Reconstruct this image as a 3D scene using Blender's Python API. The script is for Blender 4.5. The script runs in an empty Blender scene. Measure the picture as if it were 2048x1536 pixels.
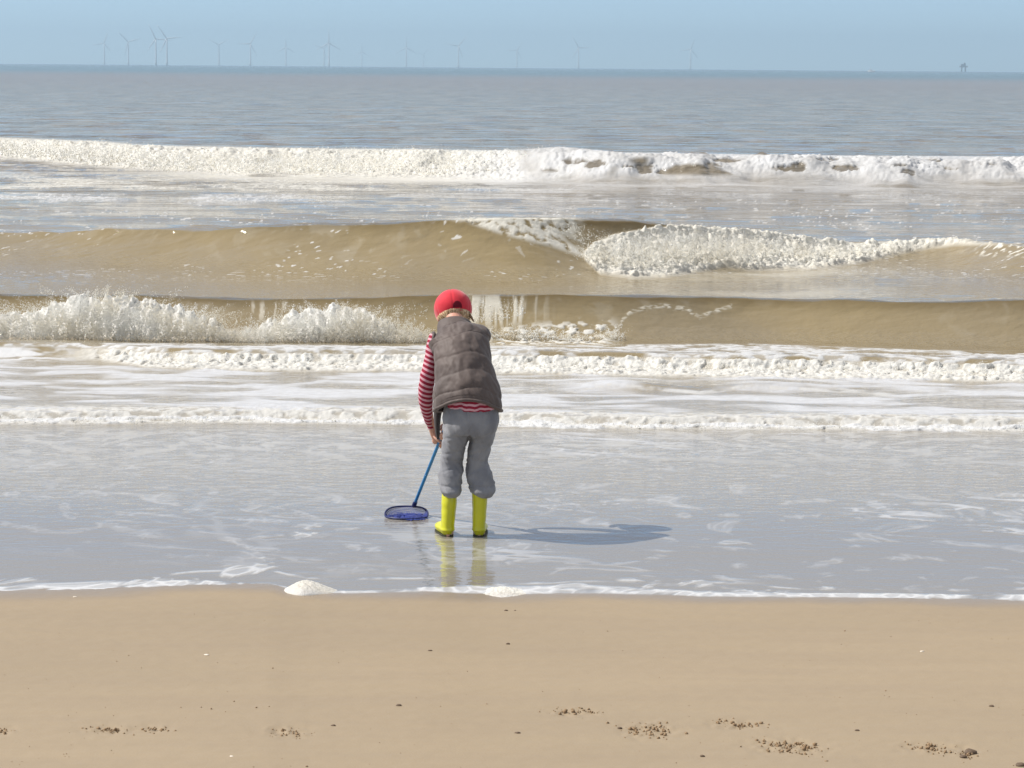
import bpy, math, random
import numpy as np
from mathutils import Vector, Matrix, Euler
R = math.radians
SC = bpy.context.scene
rng = np.random.default_rng(7)
random.seed(7)

# ------------------------------------------------------------------ camera
F = 5807.0                      # focal length in photo pixels (2048 wide)
CH = 2.1                        # eye height over the swash
cam_d = bpy.data.cameras.new('camera')
cam = bpy.data.objects.new('camera', cam_d)
SC.collection.objects.link(cam)
cam_d.sensor_width = 36.0
cam_d.lens = F / 2048 * 36
cam_d.clip_start = 0.1
cam_d.clip_end = 60000
PITCH, ROLL = math.atan(633.0 / F), R(0.47)
CM = Matrix.Rotation(math.pi / 2 - PITCH, 3, 'X') @ Matrix.Rotation(ROLL, 3, 'Z')
cam.matrix_world = Matrix.Translation((0, 0, CH)) @ CM.to_4x4()
SC.camera = cam
cam_d.dof.use_dof = False

# ------------------------------------------------------------------ light
SUN_EL, SUN_AZ = 48.0, 5.0      # azimuth: degrees from due left (-X) towards the sea (+Y)
sd = Vector((-math.cos(R(SUN_EL)) * math.cos(R(SUN_AZ)), math.cos(R(SUN_EL)) * math.sin(R(SUN_AZ)), math.sin(R(SUN_EL))))
sun_d = bpy.data.lights.new('sun', 'SUN')
sun_d.energy = 4.8
sun_d.angle = R(0.5)
sun_d.color = (1.0, 0.955, 0.89)
sun = bpy.data.objects.new('sun', sun_d)
SC.collection.objects.link(sun)
sun.rotation_euler = sd.to_track_quat('Z', 'Y').to_euler()
sun.location = (-20, 0, 30)

W = bpy.data.worlds.new("World")
SC.world = W
W.use_nodes = True
nt = W.node_tree
nt.nodes.clear()
sky = nt.nodes.new('ShaderNodeTexSky')
sky.sky_type = 'NISHITA'
sky.sun_disc = False
sky.sun_elevation = R(SUN_EL)
sky.sun_rotation = math.atan2(sd.x, sd.y)
sky.air_density = 0.5
sky.dust_density = 0.0
sky.ozone_density = 3.0
hs = nt.nodes.new('ShaderNodeMix'); hs.data_type = 'RGBA'; hs.blend_type = 'MULTIPLY'
hs.inputs[0].default_value = 1.0
SKYTINT = (0.87, 0.98, 1.06, 1)
hs.inputs[7].default_value = SKYTINT
bg = nt.nodes.new('ShaderNodeBackground')
bg.inputs[1].default_value = 0.108
wo = nt.nodes.new('ShaderNodeOutputWorld')
nt.links.new(sky.outputs[0], hs.inputs[6])
wg = nt.nodes.new('ShaderNodeNewGeometry'); ws = nt.nodes.new('ShaderNodeSeparateXYZ'); nt.links.new(wg.outputs['Incoming'], ws.inputs[0])
wm_ = nt.nodes.new('ShaderNodeMapRange'); wm_.interpolation_type = 'SMOOTHSTEP'; nt.links.new(ws.outputs[2], wm_.inputs[0])
for i_, v_ in enumerate((0.0, -0.30, 0.12, 0.55)): wm_.inputs[i_ + 1].default_value = v_
wx_ = nt.nodes.new('ShaderNodeMix'); wx_.data_type = 'RGBA'; nt.links.new(wm_.outputs[0], wx_.inputs[0]); nt.links.new(hs.outputs[2], wx_.inputs[6])
wx_.inputs[7].default_value = (6.0, 5.8, 5.45, 1)     # thin high cloud veiling the blue overhead
nt.links.new(wx_.outputs[2], bg.inputs[0])
nt.links.new(bg.outputs[0], wo.inputs[0])

SC.view_settings.view_transform = 'Standard'
SC.view_settings.look = 'None'
SC.view_settings.gamma = 1
SC.view_settings.exposure = 0.24
SC.render.engine = 'CYCLES'
SC.cycles.max_bounces = 12
SC.cycles.diffuse_bounces = 8
SC.cycles.volume_bounces = 0

# ------------------------------------------------------------------ projection helpers
CMn = np.array(CM)
def ray(px, py):
    px = np.asarray(px, float); py = np.asarray(py, float)
    d = np.stack([(px - 1024) / F, (768 - py) / F, -np.ones_like(px + py)], -1)
    return d @ CMn.T
def P(px, py, Y):               # world point at distance Y out to sea seen at that spot of the photo
    d = ray(px, py)
    t = np.asarray(Y, float) / d[..., 1]
    p = d * t[..., None]
    p[..., 2] += CH
    return p
def ground(px, py, z=0.0):
    d = ray(px, py)
    t = (z - CH) / d[..., 2]
    p = d * t[..., None]
    p[..., 2] += CH
    return p
def proj(X, Y, Z):
    q = np.stack([X, Y, Z - CH], -1) @ CMn
    return 1024 - F * q[..., 0] / q[..., 2], 768 + F * q[..., 1] / q[..., 2]
def PL(*pts):
    a = np.array(pts, float).reshape(-1, 2)
    return a[:, 0], a[:, 1]
def ip(x, pl):
    return np.interp(x, pl[0], pl[1])
def sst(a, b, x):
    t = np.clip((x - a) / (b - a), 0, 1)
    return t * t * (3 - 2 * t)

# ------------------------------------------------------------------ noise
PERM = rng.permutation(256).astype(np.int32)
PERM = np.concatenate([PERM, PERM, PERM])
_ga = rng.uniform(0, 2 * np.pi, 256)
G2 = np.stack([np.cos(_ga), np.sin(_ga)], -1).astype(np.float32)
_g3 = rng.normal(size=(256, 3)); G3 = (_g3 / np.linalg.norm(_g3, axis=1)[:, None]).astype(np.float32)
def pn2(x, y, s=0):
    x = x + s * 17.31; y = y + s * 9.77
    xi = np.floor(x).astype(np.int32); yi = np.floor(y).astype(np.int32)
    xf = (x - xi).astype(np.float32); yf = (y - yi).astype(np.float32)
    u = xf * xf * xf * (xf * (xf * 6 - 15) + 10); v = yf * yf * yf * (yf * (yf * 6 - 15) + 10)
    def g(dx, dy):
        h = PERM[PERM[(xi + dx) & 255] + ((yi + dy) & 255)]
        gg = G2[h]
        return gg[..., 0] * (xf - dx) + gg[..., 1] * (yf - dy)
    a = g(0, 0); b = g(1, 0); c = g(0, 1); d = g(1, 1)
    return ((a + u * (b - a)) * (1 - v) + (c + u * (d - c)) * v) * 1.5
def fbm(x, y, o=4, s=0, g=0.5):
    r = 0; a = 1.0; n = 0
    for i in range(o):
        r = r + a * pn2(x * 2 ** i, y * 2 ** i, s + i * 3 + 1); n += a; a *= g
    return r / n
def billow(x, y, o=4, s=0, g=0.55):
    r = 0; a = 1.0; n = 0
    for i in range(o):
        r = r + a * np.abs(pn2(x * 2 ** i, y * 2 ** i, s + i * 3 + 1)); n += a; a *= g
    return r / n
def UF(x, y, o=4, s=0): return 0.5 + 0.5 * np.clip(2.1 * fbm(x, y, o, s), -1, 1)
def worley(x, y, s=0):          # returns F1, F2-F1
    xi = np.floor(x).astype(np.int64); yi = np.floor(y).astype(np.int64)
    f1 = np.full(x.shape, 9.0); f2 = np.full(x.shape, 9.0)
    for dx in (-1, 0, 1):
        for dy in (-1, 0, 1):
            h = PERM[PERM[(xi + dx + s) & 255] + ((yi + dy + 7 * s) & 255)]
            h2 = PERM[h + 31]
            d = np.hypot(xi + dx + h / 256. - x, yi + dy + h2 / 256. - y)
            f2 = np.minimum(f2, np.maximum(f1, d)); f1 = np.minimum(f1, d)
    return f1, f2 - f1
def pn3(p, s=0):
    x = p[..., 0] + s * 17.31; y = p[..., 1] + s * 9.77; z = p[..., 2] + s * 4.11
    xi = np.floor(x).astype(np.int64); yi = np.floor(y).astype(np.int64); zi = np.floor(z).astype(np.int64)
    xf, yf, zf = x - xi, y - yi, z - zi
    f = lambda t: t * t * t * (t * (t * 6 - 15) + 10)
    u, v, w = f(xf), f(yf), f(zf)
    def g(dx, dy, dz):
        h = PERM[PERM[PERM[(xi + dx) & 255] + ((yi + dy) & 255)] + ((zi + dz) & 255)]
        gg = G3[h]
        return gg[..., 0] * (xf - dx) + gg[..., 1] * (yf - dy) + gg[..., 2] * (zf - dz)
    L = lambda a, b, t: a + t * (b - a)
    return 1.6 * L(L(L(g(0,0,0), g(1,0,0), u), L(g(0,1,0), g(1,1,0), u), v), L(L(g(0,0,1), g(1,0,1), u), L(g(0,1,1), g(1,1,1), u), v), w)

# ------------------------------------------------------------------ object helpers
def link(o, parent=None):
    SC.collection.objects.link(o)
    if parent is not None:
        o.parent = parent
        o.matrix_parent_inverse = parent.matrix_basis.inverted()
    return o
def npmesh(name, V, Fc, mat=None, parent=None, smooth=True, attrs=None, loc=None):
    V = np.asarray(V, np.float32); Fc = np.asarray(Fc, np.int32)
    if loc is not None: V = V - np.asarray(loc, np.float32)
    me = bpy.data.meshes.new(name)
    k = Fc.shape[1]
    me.vertices.add(len(V)); me.vertices.foreach_set('co', V.ravel())
    me.loops.add(Fc.size); me.loops.foreach_set('vertex_index', Fc.ravel())
    me.polygons.add(len(Fc)); me.polygons.foreach_set('loop_start', np.arange(0, Fc.size, k, dtype=np.int32))
    me.update(calc_edges=True)
    me.polygons.foreach_set('use_smooth', np.full(len(Fc), smooth))
    for n, a in (attrs or {}).items():
        at = me.attributes.new(n, 'FLOAT', 'POINT'); at.data.foreach_set('value', np.asarray(a, np.float32).ravel())
    if mat: me.materials.append(mat)
    o = bpy.data.objects.new(name, me)
    if loc is not None: o.location = tuple(float(c) for c in loc)
    return link(o, parent)
def tag(o, label=None, cat=None, group=None, kind=None):
    if label: o['label'] = label
    if cat: o['category'] = cat
    if group: o['group'] = group
    if kind: o['kind'] = kind
    return o
def empty(name, loc, **k):
    o = bpy.data.objects.new(name, None); o.location = tuple(float(c) for c in loc); o.empty_display_size = 0.1
    SC.collection.objects.link(o)
    return tag(o, **k)
def quads(nr, nc, wrap=False):
    r = np.arange(nr - 1)[:, None]; c = np.arange(nc if wrap else nc - 1)[None, :]
    c2 = (c + 1) % nc
    return np.stack([r * nc + c, r * nc + c2, (r + 1) * nc + c2, (r + 1) * nc + c], -1).reshape(-1, 4)
class MB:                       # collects quads/tris (tris stored as quads are avoided: everything is lists)
    def __init__(s): s.v = []; s.f = []; s.n = 0; s.a = []
    def add(s, V, Fc, a=None):
        V = np.asarray(V, float).reshape(-1, 3)
        s.v.append(V); s.f += [tuple(int(i) + s.n for i in f) for f in Fc]; s.n += len(V)
        s.a.append(np.zeros(len(V)) if a is None else np.asarray(a, float).ravel())
    def tube(s, pts, ru, rv=None, n=16, side=(1, 0, 0), cap=True, a=None, rnd=0.0):
        V, A = tube_v(pts, ru, rv, n, side)
        m = len(pts)
        if rnd: pass
        f = quads(m, n, True).tolist()
        s_a = None if a is None else np.repeat(np.asarray(a, float), n)
        if cap:
            c0, c1 = V[0].mean(0), V[-1].mean(0)
            V2 = np.concatenate([V.reshape(-1, 3), [c0], [c1]])
            k = m * n
            f += [(k, (i + 1) % n, i) for i in range(n)] + [(k + 1, (m - 1) * n + i, (m - 1) * n + (i + 1) % n) for i in range(n)]
            if s_a is not None: s_a = np.concatenate([s_a, [a[0], a[-1]]])
            s.add(V2, f, s_a)
        else: s.add(V, f, s_a)
    def ball(s, c, r, n=14, rot=None):
        r = np.broadcast_to(np.asarray(r, float), (3,))
        th = np.linspace(0, np.pi, n)[1:-1]; ph = np.linspace(0, 2 * np.pi, 2 * n, endpoint=False)
        V = np.stack([np.sin(th)[:, None] * np.cos(ph), np.sin(th)[:, None] * np.sin(ph), np.cos(th)[:, None] + 0 * ph], -1)
        V = np.concatenate([V.reshape(-1, 3), [[0, 0, 1]], [[0, 0, -1]]]) * r
        if rot is not None: V = V @ np.array(rot).T
        m = len(th); q = 2 * n; k = m * q
        f = [tuple(reversed(x)) for x in quads(m, q, True).tolist()]
        f += [(k, i, (i + 1) % q) for i in range(q)] + [(k + 1, (m - 1) * q + (i + 1) % q, (m - 1) * q + i) for i in range(q)]
        s.add(V + np.asarray(c), f)
    def box(s, c, d):
        c = np.asarray(c, float); d = np.asarray(d, float) / 2
        V = [c + d * np.array([x, y, z]) for x in (-1, 1) for y in (-1, 1) for z in (-1, 1)]
        s.add(V, [(0, 1, 3, 2), (4, 6, 7, 5), (0, 4, 5, 1), (2, 3, 7, 6), (0, 2, 6, 4), (1, 5, 7, 3)])
    def build(s, name, mat=None, parent=None, smooth=True, attr=None, loc=None, post=None):
        V = np.concatenate(s.v)
        if post is not None: V = post(V)
        me = bpy.data.meshes.new(name)
        if loc is not None: V = V - np.asarray(loc)
        me.from_pydata(V.tolist(), [], s.f)
        me.polygons.foreach_set('use_smooth', [smooth] * len(me.polygons))
        if attr:
            at = me.attributes.new(attr, 'FLOAT', 'POINT'); at.data.foreach_set('value', np.concatenate(s.a).astype(np.float32))
        if mat: me.materials.append(mat)
        me.update()
        o = bpy.data.objects.new(name, me)
        if loc is not None: o.location = tuple(float(c) for c in loc)
        return link(o, parent)
    def remeshed(s, voxel, smooth_it=6):    # union of the shapes as one continuous surface -> (V, faces)
        o = s.build('tmp')
        m = o.modifiers.new('r', 'REMESH'); m.mode = 'VOXEL'; m.voxel_size = voxel
        if smooth_it:
            m2 = o.modifiers.new('s', 'SMOOTH'); m2.factor = 0.5; m2.iterations = smooth_it
        dg = bpy.context.evaluated_depsgraph_get()
        me = bpy.data.meshes.new_from_object(o.evaluated_get(dg))
        V = np.empty(len(me.vertices) * 3); me.vertices.foreach_get('co', V)
        N = np.empty(len(me.vertices) * 3); me.vertices.foreach_get('normal', N)
        Fc = [tuple(p.vertices) for p in me.polygons]
        bpy.data.objects.remove(o); bpy.data.meshes.remove(me)
        return V.reshape(-1, 3), N.reshape(-1, 3), Fc
def tube_v(pts, ru, rv=None, n=16, side=(1, 0, 0)):
    pts = np.asarray(pts, float); m = len(pts)
    ru = np.broadcast_to(np.asarray(ru, float), (m,)); rv = ru if rv is None else np.broadcast_to(np.asarray(rv, float), (m,))
    T = np.gradient(pts, axis=0); T /= np.linalg.norm(T, axis=1)[:, None]
    S = np.asarray(side, float)
    U = S[None] - (T @ S)[:, None] * T; U /= np.linalg.norm(U, axis=1)[:, None]
    Vv = np.cross(T, U)
    ph = np.linspace(0, 2 * np.pi, n, endpoint=False)
    V = pts[:, None] + ru[:, None, None] * np.cos(ph)[None, :, None] * U[:, None] + rv[:, None, None] * np.sin(ph)[None, :, None] * Vv[:, None]
    return V, ph
def cr(pts, k):                 # Catmull-Rom resampling of rows of numbers, k pieces per span
    p = np.asarray(pts, float); q = np.concatenate([[2 * p[0] - p[1]], p, [2 * p[-1] - p[-2]]]); out = []
    for i in range(1, len(q) - 2):
        for t in np.arange(k) / k:
            out.append(0.5 * ((2 * q[i]) + (-q[i - 1] + q[i + 1]) * t + (2 * q[i - 1] - 5 * q[i] + 4 * q[i + 1] - q[i + 2]) * t * t + (-q[i - 1] + 3 * q[i] - 3 * q[i + 1] + q[i + 2]) * t ** 3))
    out.append(p[-1]); return np.array(out)

# ------------------------------------------------------------------ materials
def mat(name, col, rough=0.7, spec=0.5, **k):
    m = bpy.data.materials.new(name); m.use_nodes = True
    b = m.node_tree.nodes['Principled BSDF']
    b.inputs['Base Color'].default_value = (*col, 1); b.inputs['Roughness'].default_value = rough
    b.inputs['Specular IOR Level'].default_value = spec
    for n, v in k.items(): b.inputs[n].default_value = v
    return m
def N(m, t, **k):
    n = m.node_tree.nodes.new(t)
    for a, v in k.items(): setattr(n, a, v)
    return n
def L(m, a, b): m.node_tree.links.new(a, b)
def coords(m, scale=(1, 1, 1)):
    tc = N(m, 'ShaderNodeTexCoord'); mp = N(m, 'ShaderNodeMapping')
    L(m, tc.outputs['Object'], mp.inputs[0]); mp.inputs['Scale'].default_value = scale
    return mp.outputs[0]
def noise(m, vec, sc, det=3, ro=0.5):
    n = N(m, 'ShaderNodeTexNoise'); L(m, vec, n.inputs['Vector'])
    n.inputs['Scale'].default_value = sc; n.inputs['Detail'].default_value = det; n.inputs['Roughness'].default_value = ro
    return n.outputs[0]
def ramp(m, fac, stops):
    r = N(m, 'ShaderNodeValToRGB'); L(m, fac, r.inputs[0]); e = r.color_ramp.elements
    while len(e) < len(stops): e.new(0.5)
    for i, (p, c) in enumerate(stops):
        e[i].position = p; e[i].color = (*c, 1) if len(c) == 3 else c
    return r.outputs[0]
def math_(m, op, a, b=None):
    n = N(m, 'ShaderNodeMath', operation=op)
    for i, v in enumerate((a, b)):
        if v is None: continue
        if isinstance(v, (int, float)): n.inputs[i].default_value = v
        else: L(m, v, n.inputs[i])
    return n.outputs[0]
def bump(m, h, strength=0.3, dist=0.01, normal=None):
    b = N(m, 'ShaderNodeBump'); L(m, h, b.inputs['Height'])
    if isinstance(strength, (int, float)): b.inputs['Strength'].default_value = strength
    else: L(m, strength, b.inputs['Strength'])
    b.inputs['Distance'].default_value = dist
    if normal is not None: L(m, normal, b.inputs['Normal'])
    return b.outputs[0]
def mixc(m, f, a, b):
    n = N(m, 'ShaderNodeMix', data_type='RGBA')
    if isinstance(f, (int, float)): n.inputs[0].default_value = f
    else: L(m, f, n.inputs[0])
    for i, v in ((6, a), (7, b)):
        if isinstance(v, tuple): n.inputs[i].default_value = (*v[:3], 1)
        else: L(m, v, n.inputs[i])
    return n.outputs[2]
def attr(m, name):
    a = N(m, 'ShaderNodeAttribute', attribute_name=name); return a.outputs['Fac']

def foam_mat(name='foam', col=(0.88, 0.86, 0.80)):
    m = mat(name, col, 0.75, 0.25)
    b = m.node_tree.nodes['Principled BSDF']
    v = coords(m)
    c = ramp(m, noise(m, v, 4.0, 3), [(0.35, (0.93, 0.90, 0.82)), (0.6, (0.95, 0.95, 0.93))])
    L(m, c, b.inputs['Base Color'])
    b.inputs['Subsurface Weight'].default_value = 0.0
    t = N(m, 'ShaderNodeBsdfTranslucent'); L(m, c, t.inputs[0]); ms = N(m, 'ShaderNodeMixShader'); ms.inputs[0].default_value = 0.5
    L(m, b.outputs[0], ms.inputs[1]); L(m, t.outputs[0], ms.inputs[2]); L(m, ms.outputs[0], m.node_tree.nodes['Material Output'].inputs[0])
    return m
FOAM = foam_mat()

def sea_mat():
    m = mat('sea_water', (0.3, 0.25, 0.16), 0.08, 0.5, IOR=1.36)
    nt_ = m.node_tree; b = nt_.nodes['Principled BSDF']; out = nt_.nodes['Material Output']
    v = coords(m)
    sx = N(m, 'ShaderNodeSeparateXYZ'); L(m, v, sx.inputs[0]); Yc = sx.outputs[1]
    def mr(a0, a1, b0=0., b1=1.):
        n = N(m, 'ShaderNodeMapRange', interpolation_type='SMOOTHSTEP'); L(m, Yc, n.inputs[0])
        for i, q in enumerate((a0, a1, b0, b1)): n.inputs[i + 1].default_value = q
        return n.outputs[0]
    blotch = noise(m, coords(m, (0.6, 0.25, 1)), 1.0, 3)
    turb = mixc(m, ramp(m, blotch, [(0.35, (0, 0, 0)), (0.65, (1, 1, 1))]), (0.262, 0.204, 0.108), (0.225, 0.182, 0.112))
    c1 = mixc(m, mr(15.5, 21), mixc(m, mr(13.0, 15.2), (0.245, 0.220, 0.180), (0.305, 0.278, 0.232)), turb)                    # thin swash over sand -> turbid surf
    fcol = mixc(m, ramp(m, noise(m, coords(m, (0.55, 0.16, 1)), 1.0, 4, 0.65), [(0.38, (0, 0, 0)), (0.62, (1, 1, 1))]), (0.130, 0.112, 0.085), (0.235, 0.202, 0.155))
    c2 = mixc(m, mr(33, 60), c1, fcol)                        # -> open water
    c2 = mixc(m, mr(200, 450), c2, mixc(m, 0.5, fcol, (0.19, 0.17, 0.15)))
    c3 = mixc(m, mr(450, 1000), c2, (0.095, 0.145, 0.155))                        # -> clearer green offshore water
    L(m, c3, b.inputs['Base Color'])
    # ripples
    rp = attr(m, 'ripple')
    n1 = noise(m, coords(m, (1, 1.5, 1)), 9, 3, 0.55)
    n2 = noise(m, coords(m, (0.6, 1.3, 1)), 2.2, 3, 0.6)
    n3 = noise(m, coords(m, (0.25, 0.5, 1)), 1.0, 4, 0.6)
    nb = bump(m, n1, math_(m, 'MULTIPLY', rp, mr(40, 160, 1.0, 0.0)), 0.02)
    nb = bump(m, n2, math_(m, 'MULTIPLY', rp, mr(23, 60, 0.08, 1.0)), 0.09, nb)
    nb = bump(m, n3, mr(24, 75, 0.02, 1.0), 0.85, nb)
    L(m, nb, b.inputs['Normal'])
    L(m, mr(30, 400, 0.05, 0.14), b.inputs['Roughness'])
    sp = mr(15.5, 13.2, 0.5, 1.0); sp2 = mr(34, 90, 0.0, 0.42)
    L(m, math_(m, 'SUBTRACT', sp, sp2), b.inputs['Specular IOR Level'])
    f = N(m, 'ShaderNodeBsdfPrincipled')
    fc = ramp(m, attr(m, 'cream'), [(0.0, (0.80, 0.82, 0.86)), (1.0, (0.86, 0.82, 0.70))])
    L(m, fc, f.inputs['Base Color']); f.inputs['Roughness'].default_value = 0.6; f.inputs['Specular IOR Level'].default_value = 0.3
    tr = N(m, 'ShaderNodeBsdfTranslucent'); L(m, fc, tr.inputs[0]); fm = N(m, 'ShaderNodeMixShader'); fm.inputs[0].default_value = 0.3; L(m, f.outputs[0], fm.inputs[1]); L(m, tr.outputs[0], fm.inputs[2])
    L(m, bump(m, noise(m, v, 55, 3), 0.3, 0.012), f.inputs['Normal'])
    ms = N(m, 'ShaderNodeMixShader'); L(m, attr(m, 'foam'), ms.inputs[0]); L(m, b.outputs[0], ms.inputs[1]); L(m, fm.outputs[0], ms.inputs[2])
    L(m, ms.outputs[0], out.inputs[0])
    wt = N(m, 'ShaderNodeBsdfTranslucent'); wt.inputs[0].default_value = (0.75, 0.58, 0.26, 1); wm = N(m, 'ShaderNodeMixShader')
    L(m, math_(m, 'MULTIPLY', attr(m, 'thin'), 0.45), wm.inputs[0]); L(m, b.outputs[0], wm.inputs[1]); L(m, wt.outputs[0], wm.inputs[2]); L(m, wm.outputs[0], ms.inputs[1])
    return m
SEA = sea_mat()

def sand_mat():
    m = mat('beach_sand', (0.36, 0.28, 0.19), 0.8, 0.3)
    b = m.node_tree.nodes['Principled BSDF']
    v = coords(m)
    big = noise(m, coords(m, (0.35, 0.8, 1)), 1.0, 4)
    c = ramp(m, big, [(0.3, (0.305, 0.240, 0.158)), (0.7, (0.340, 0.266, 0.174))])
    fine = noise(m, v, 260, 2)
    band = noise(m, coords(m, (0.5, 3.5, 1)), 1.3, 5, 0.6)
    c = mixc(m, math_(m, 'MULTIPLY', ramp(m, band, [(0.42, (0, 0, 0)), (0.68, (1, 1, 1))]), 0.45), c, (0.285, 0.222, 0.152))
    c = mixc(m, math_(m, 'MULTIPLY', ramp(m, fine, [(0.35, (0, 0, 0)), (0.7, (1, 1, 1))]), 0.35), c, (0.30, 0.225, 0.150))
    wet = attr(m, 'wet')
    c = mixc(m, wet, c, (0.262, 0.207, 0.148))
    L(m, c, b.inputs['Base Color'])
    r = N(m, 'ShaderNodeMapRange'); L(m, wet, r.inputs[0]); r.inputs[3].default_value = 0.62; r.inputs[4].default_value = 0.3
    L(m, r.outputs[0], b.inputs['Roughness'])
    nb = bump(m, noise(m, v, 130, 3), 0.25, 0.003)
    nb = bump(m, noise(m, coords(m, (2, 5, 1)), 2.5, 4), 0.35, 0.01, nb)
    L(m, nb, b.inputs['Normal'])
    return m
SAND = sand_mat()

# ------------------------------------------------------------------ the sea
WATERLINE = PL(-700,1181, 0,1183, 200,1180, 400,1172, 540,1172, 575,1181, 620,1188, 700,1189, 850,1185, 960,1191, 1200,1190, 1400,1195, 1600,1197, 1800,1197, 2048,1203, 2700,1208)
def seg_fn(pl):                 # photo polyline on the water plane -> distance out to sea as a function of X/Y
    px = np.arange(pl[0][0], pl[0][-1] + 1, 12.0)
    g = ground(px, ip(px, pl))
    a = g[:, 0] / g[:, 1]; o = np.argsort(a)
    return a[o], g[o, 1]
WL = seg_fn(WATERLINE)

def sea():
    ks = 2903 / 1.0
    ys = [10.6]; y = 10.6
    while y < 17000:
        w = 2903 * CH / y ** 2 * 1.25
        for c, s_, k in ((17.2, .9, 60), (20.4, 1.1, 75), (22.5, 1.1, 110), (30.4, 2.3, 62), (59, 6.5, 22)):
            w += k * math.exp(-((y - c) / s_) ** 4)
        y += max(1 / w, 0); 
        if 1 / w > y * 0.12: y += 0
        ys.append(y)
        if y > 1200: y *= 1.08
    Y0 = np.array(ys)
    a = np.concatenate([np.tan(np.radians(np.linspace(-40, -13.5, 14))), np.linspace(-0.232, 0.232, 1130), np.tan(np.radians(np.linspace(13.5, 40, 14)))])
    A, Y = np.meshgrid(a, Y0)
    wl = np.interp(a, *WL)[None, :]
    # squeeze the first rows so that the sheet starts exactly at the edge of the swash
    Y = np.where(Y < 14, wl + (Y - 10.6) * (14 - wl) / (14 - 10.6), Y)
    X = A * Y
    Z = np.zeros_like(X)
    Yd = np.zeros_like(X)
    # ambient chop
    ch = sst(17.5, 24, Y)
    Z += ch * 0.012 * fbm(X * 1.4, Y * 2.2, 3, 1)
    Z += sst(22, 34, Y) * 0.045 * fbm(X * 0.45, Y * 0.95, 4, 5)
    far = sst(50, 90, Y) * (1 - sst(900, 1500, Y))
    Z += far * (0.13 * fbm(X * 0.20, Y * 0.45, 5, 9, 0.6))
    Z += sst(17, 18.5, Y) * 0.03 - sst(23, 26, Y) * 0.03
    def ridge(base, crest, wf, wb, lean=0.0, sharp=1.0, nf=0.0, pxr=None, soft=60, mode='add', wob=0.05):
        px = np.arange(-700, 2750, 8.0)
        kk = np.hanning(33); kk /= kk.sum()
        by = np.convolve(np.pad(ip(px, base), 16, 'edge'), kk, 'valid'); cy = np.convolve(np.pad(ip(px, crest), 16, 'edge'), kk, 'valid')
        g = ground(px, by)
        Yb = g[:, 1]; Yc = Yb + wf
        H = P(px, cy, Yc)[:, 2]
        if pxr: H = H * sst(pxr[0] - soft, pxr[0], px) * (1 - sst(pxr[1], pxr[1] + soft, px))
        H = np.maximum(H, 0)
        aa = g[:, 0] / Yb
        Ybg = np.interp(a, aa, Yb)[None]; Hg = np.interp(a, aa, H)[None]
        wv = wob * fbm(X * 0.8, Y * 0.3, 3, int(wf * 100))
        t = (Y + wv - Ybg) / wf
        up = np.clip(t, 0, 1)
        face = (0.5 - 0.5 * np.cos(np.pi * up)) * (1 - sharp) + up ** (2.5 if wf > 1.3 and wf < 2 else 1.8) * sharp
        back = np.exp(-((np.maximum(t - 1, 0) * wf) / wb) ** 2)
        s = np.where(t < 1, face, back) * (t > 0)
        return Hg * s, lean * Hg * s ** 2.5, s
    # W1 far bore
    base1 = PL(-700,300, 0,316, 200,335, 400,348, 700,352, 1000,360, 1200,372, 2048,376, 2700,372)
    crest1 = PL(-700,275, 0,283, 200,290, 300,300, 600,303, 1000,306, 1060,302, 1150,298, 1250,304, 1600,312, 2048,318, 2700,320)
    z, l, s = ridge(base1, crest1, 2.6, 2.6, 0.6, 0.3, wob=0.9); rg1 = billow(X * 0.9, Y * 0.35, 4, 190, 0.6); z = z * (0.80 + 0.62 * rg1); Z = Z + z; Yd -= l
    # W2 curling swell
    base2 = PL(-700,520, 0,522, 300,540, 500,552, 1000,568, 1250,560, 1500,546, 1700,535, 1900,535, 2048,560, 2700,560)
    crest2 = PL(-700,466, 0,462, 200,458, 350,462, 500,455, 650,445, 850,443, 1100,436, 1250,439, 1330,452, 1500,466, 1700,487, 1900,486, 2048,488, 2700,490)
    thin = np.zeros_like(X)
    z, l, s = ridge(base2, crest2, 1.45, 2.4, 0.25, 0.8); Z = Z + z; Yd -= l; thin = np.maximum(thin, s ** 4 * sst(0.25, 0.6, z))
    # W3 breaking wave
    base3 = PL(-700,680, 0,684, 700,692, 1000,692, 1250,692, 1500,689, 1750,697, 2048,706, 2700,710)
    crest3 = PL(-700,590, 0,590, 130,597, 500,605, 700,603, 950,596, 1200,597, 1400,603, 1600,605, 1800,612, 2048,607, 2700,600)
    z, l, s = ridge(base3, crest3, 0.75, 1.1, 0.36, 0.8, wob=0.02); Z = Z + z; Yd -= l; thin = np.maximum(thin, s ** 3 * sst(0.1, 0.3, z))
    # heap of white water thrown up in front of W3
    baseh = PL(-700,690, 0,690, 2700,705)
    cresth = PL(-700,640, 0,645, 60,622, 130,606, 170,590, 210,582, 250,596, 300,614, 380,618, 440,656, 490,660, 550,644, 620,620, 700,612, 760,630, 820,660, 870,675, 910,682, 960,690, 2700,705)
    z, l, s = ridge(baseh, cresth, 0.55, 0.30, 0.1, 0.0, wob=0.10)
    rag = billow(X * 5.5, Y * 0.8, 4, 150, 0.62)
    z = z * (0.72 + 0.85 * rag)
    heap = sst(-0.02, 0.03, z - Z) * (z > 0.01)
    Z = np.maximum(Z, z)
    # W4 low roller
    base4 = PL(-700,735, 0,720, 200,722, 300,735, 500,739, 900,741, 1000,746, 1500,754, 2048,762, 2700,770)
    crest4 = PL(-700,700, 0,690, 200,694, 300,703, 900,706, 1000,708, 1500,716, 2048,728, 2700,735)
    z, l, s = ridge(base4, crest4, 0.28, 0.7, 0.5, 0.0, wob=0.12); Z = Z + z; Yd -= l
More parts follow.
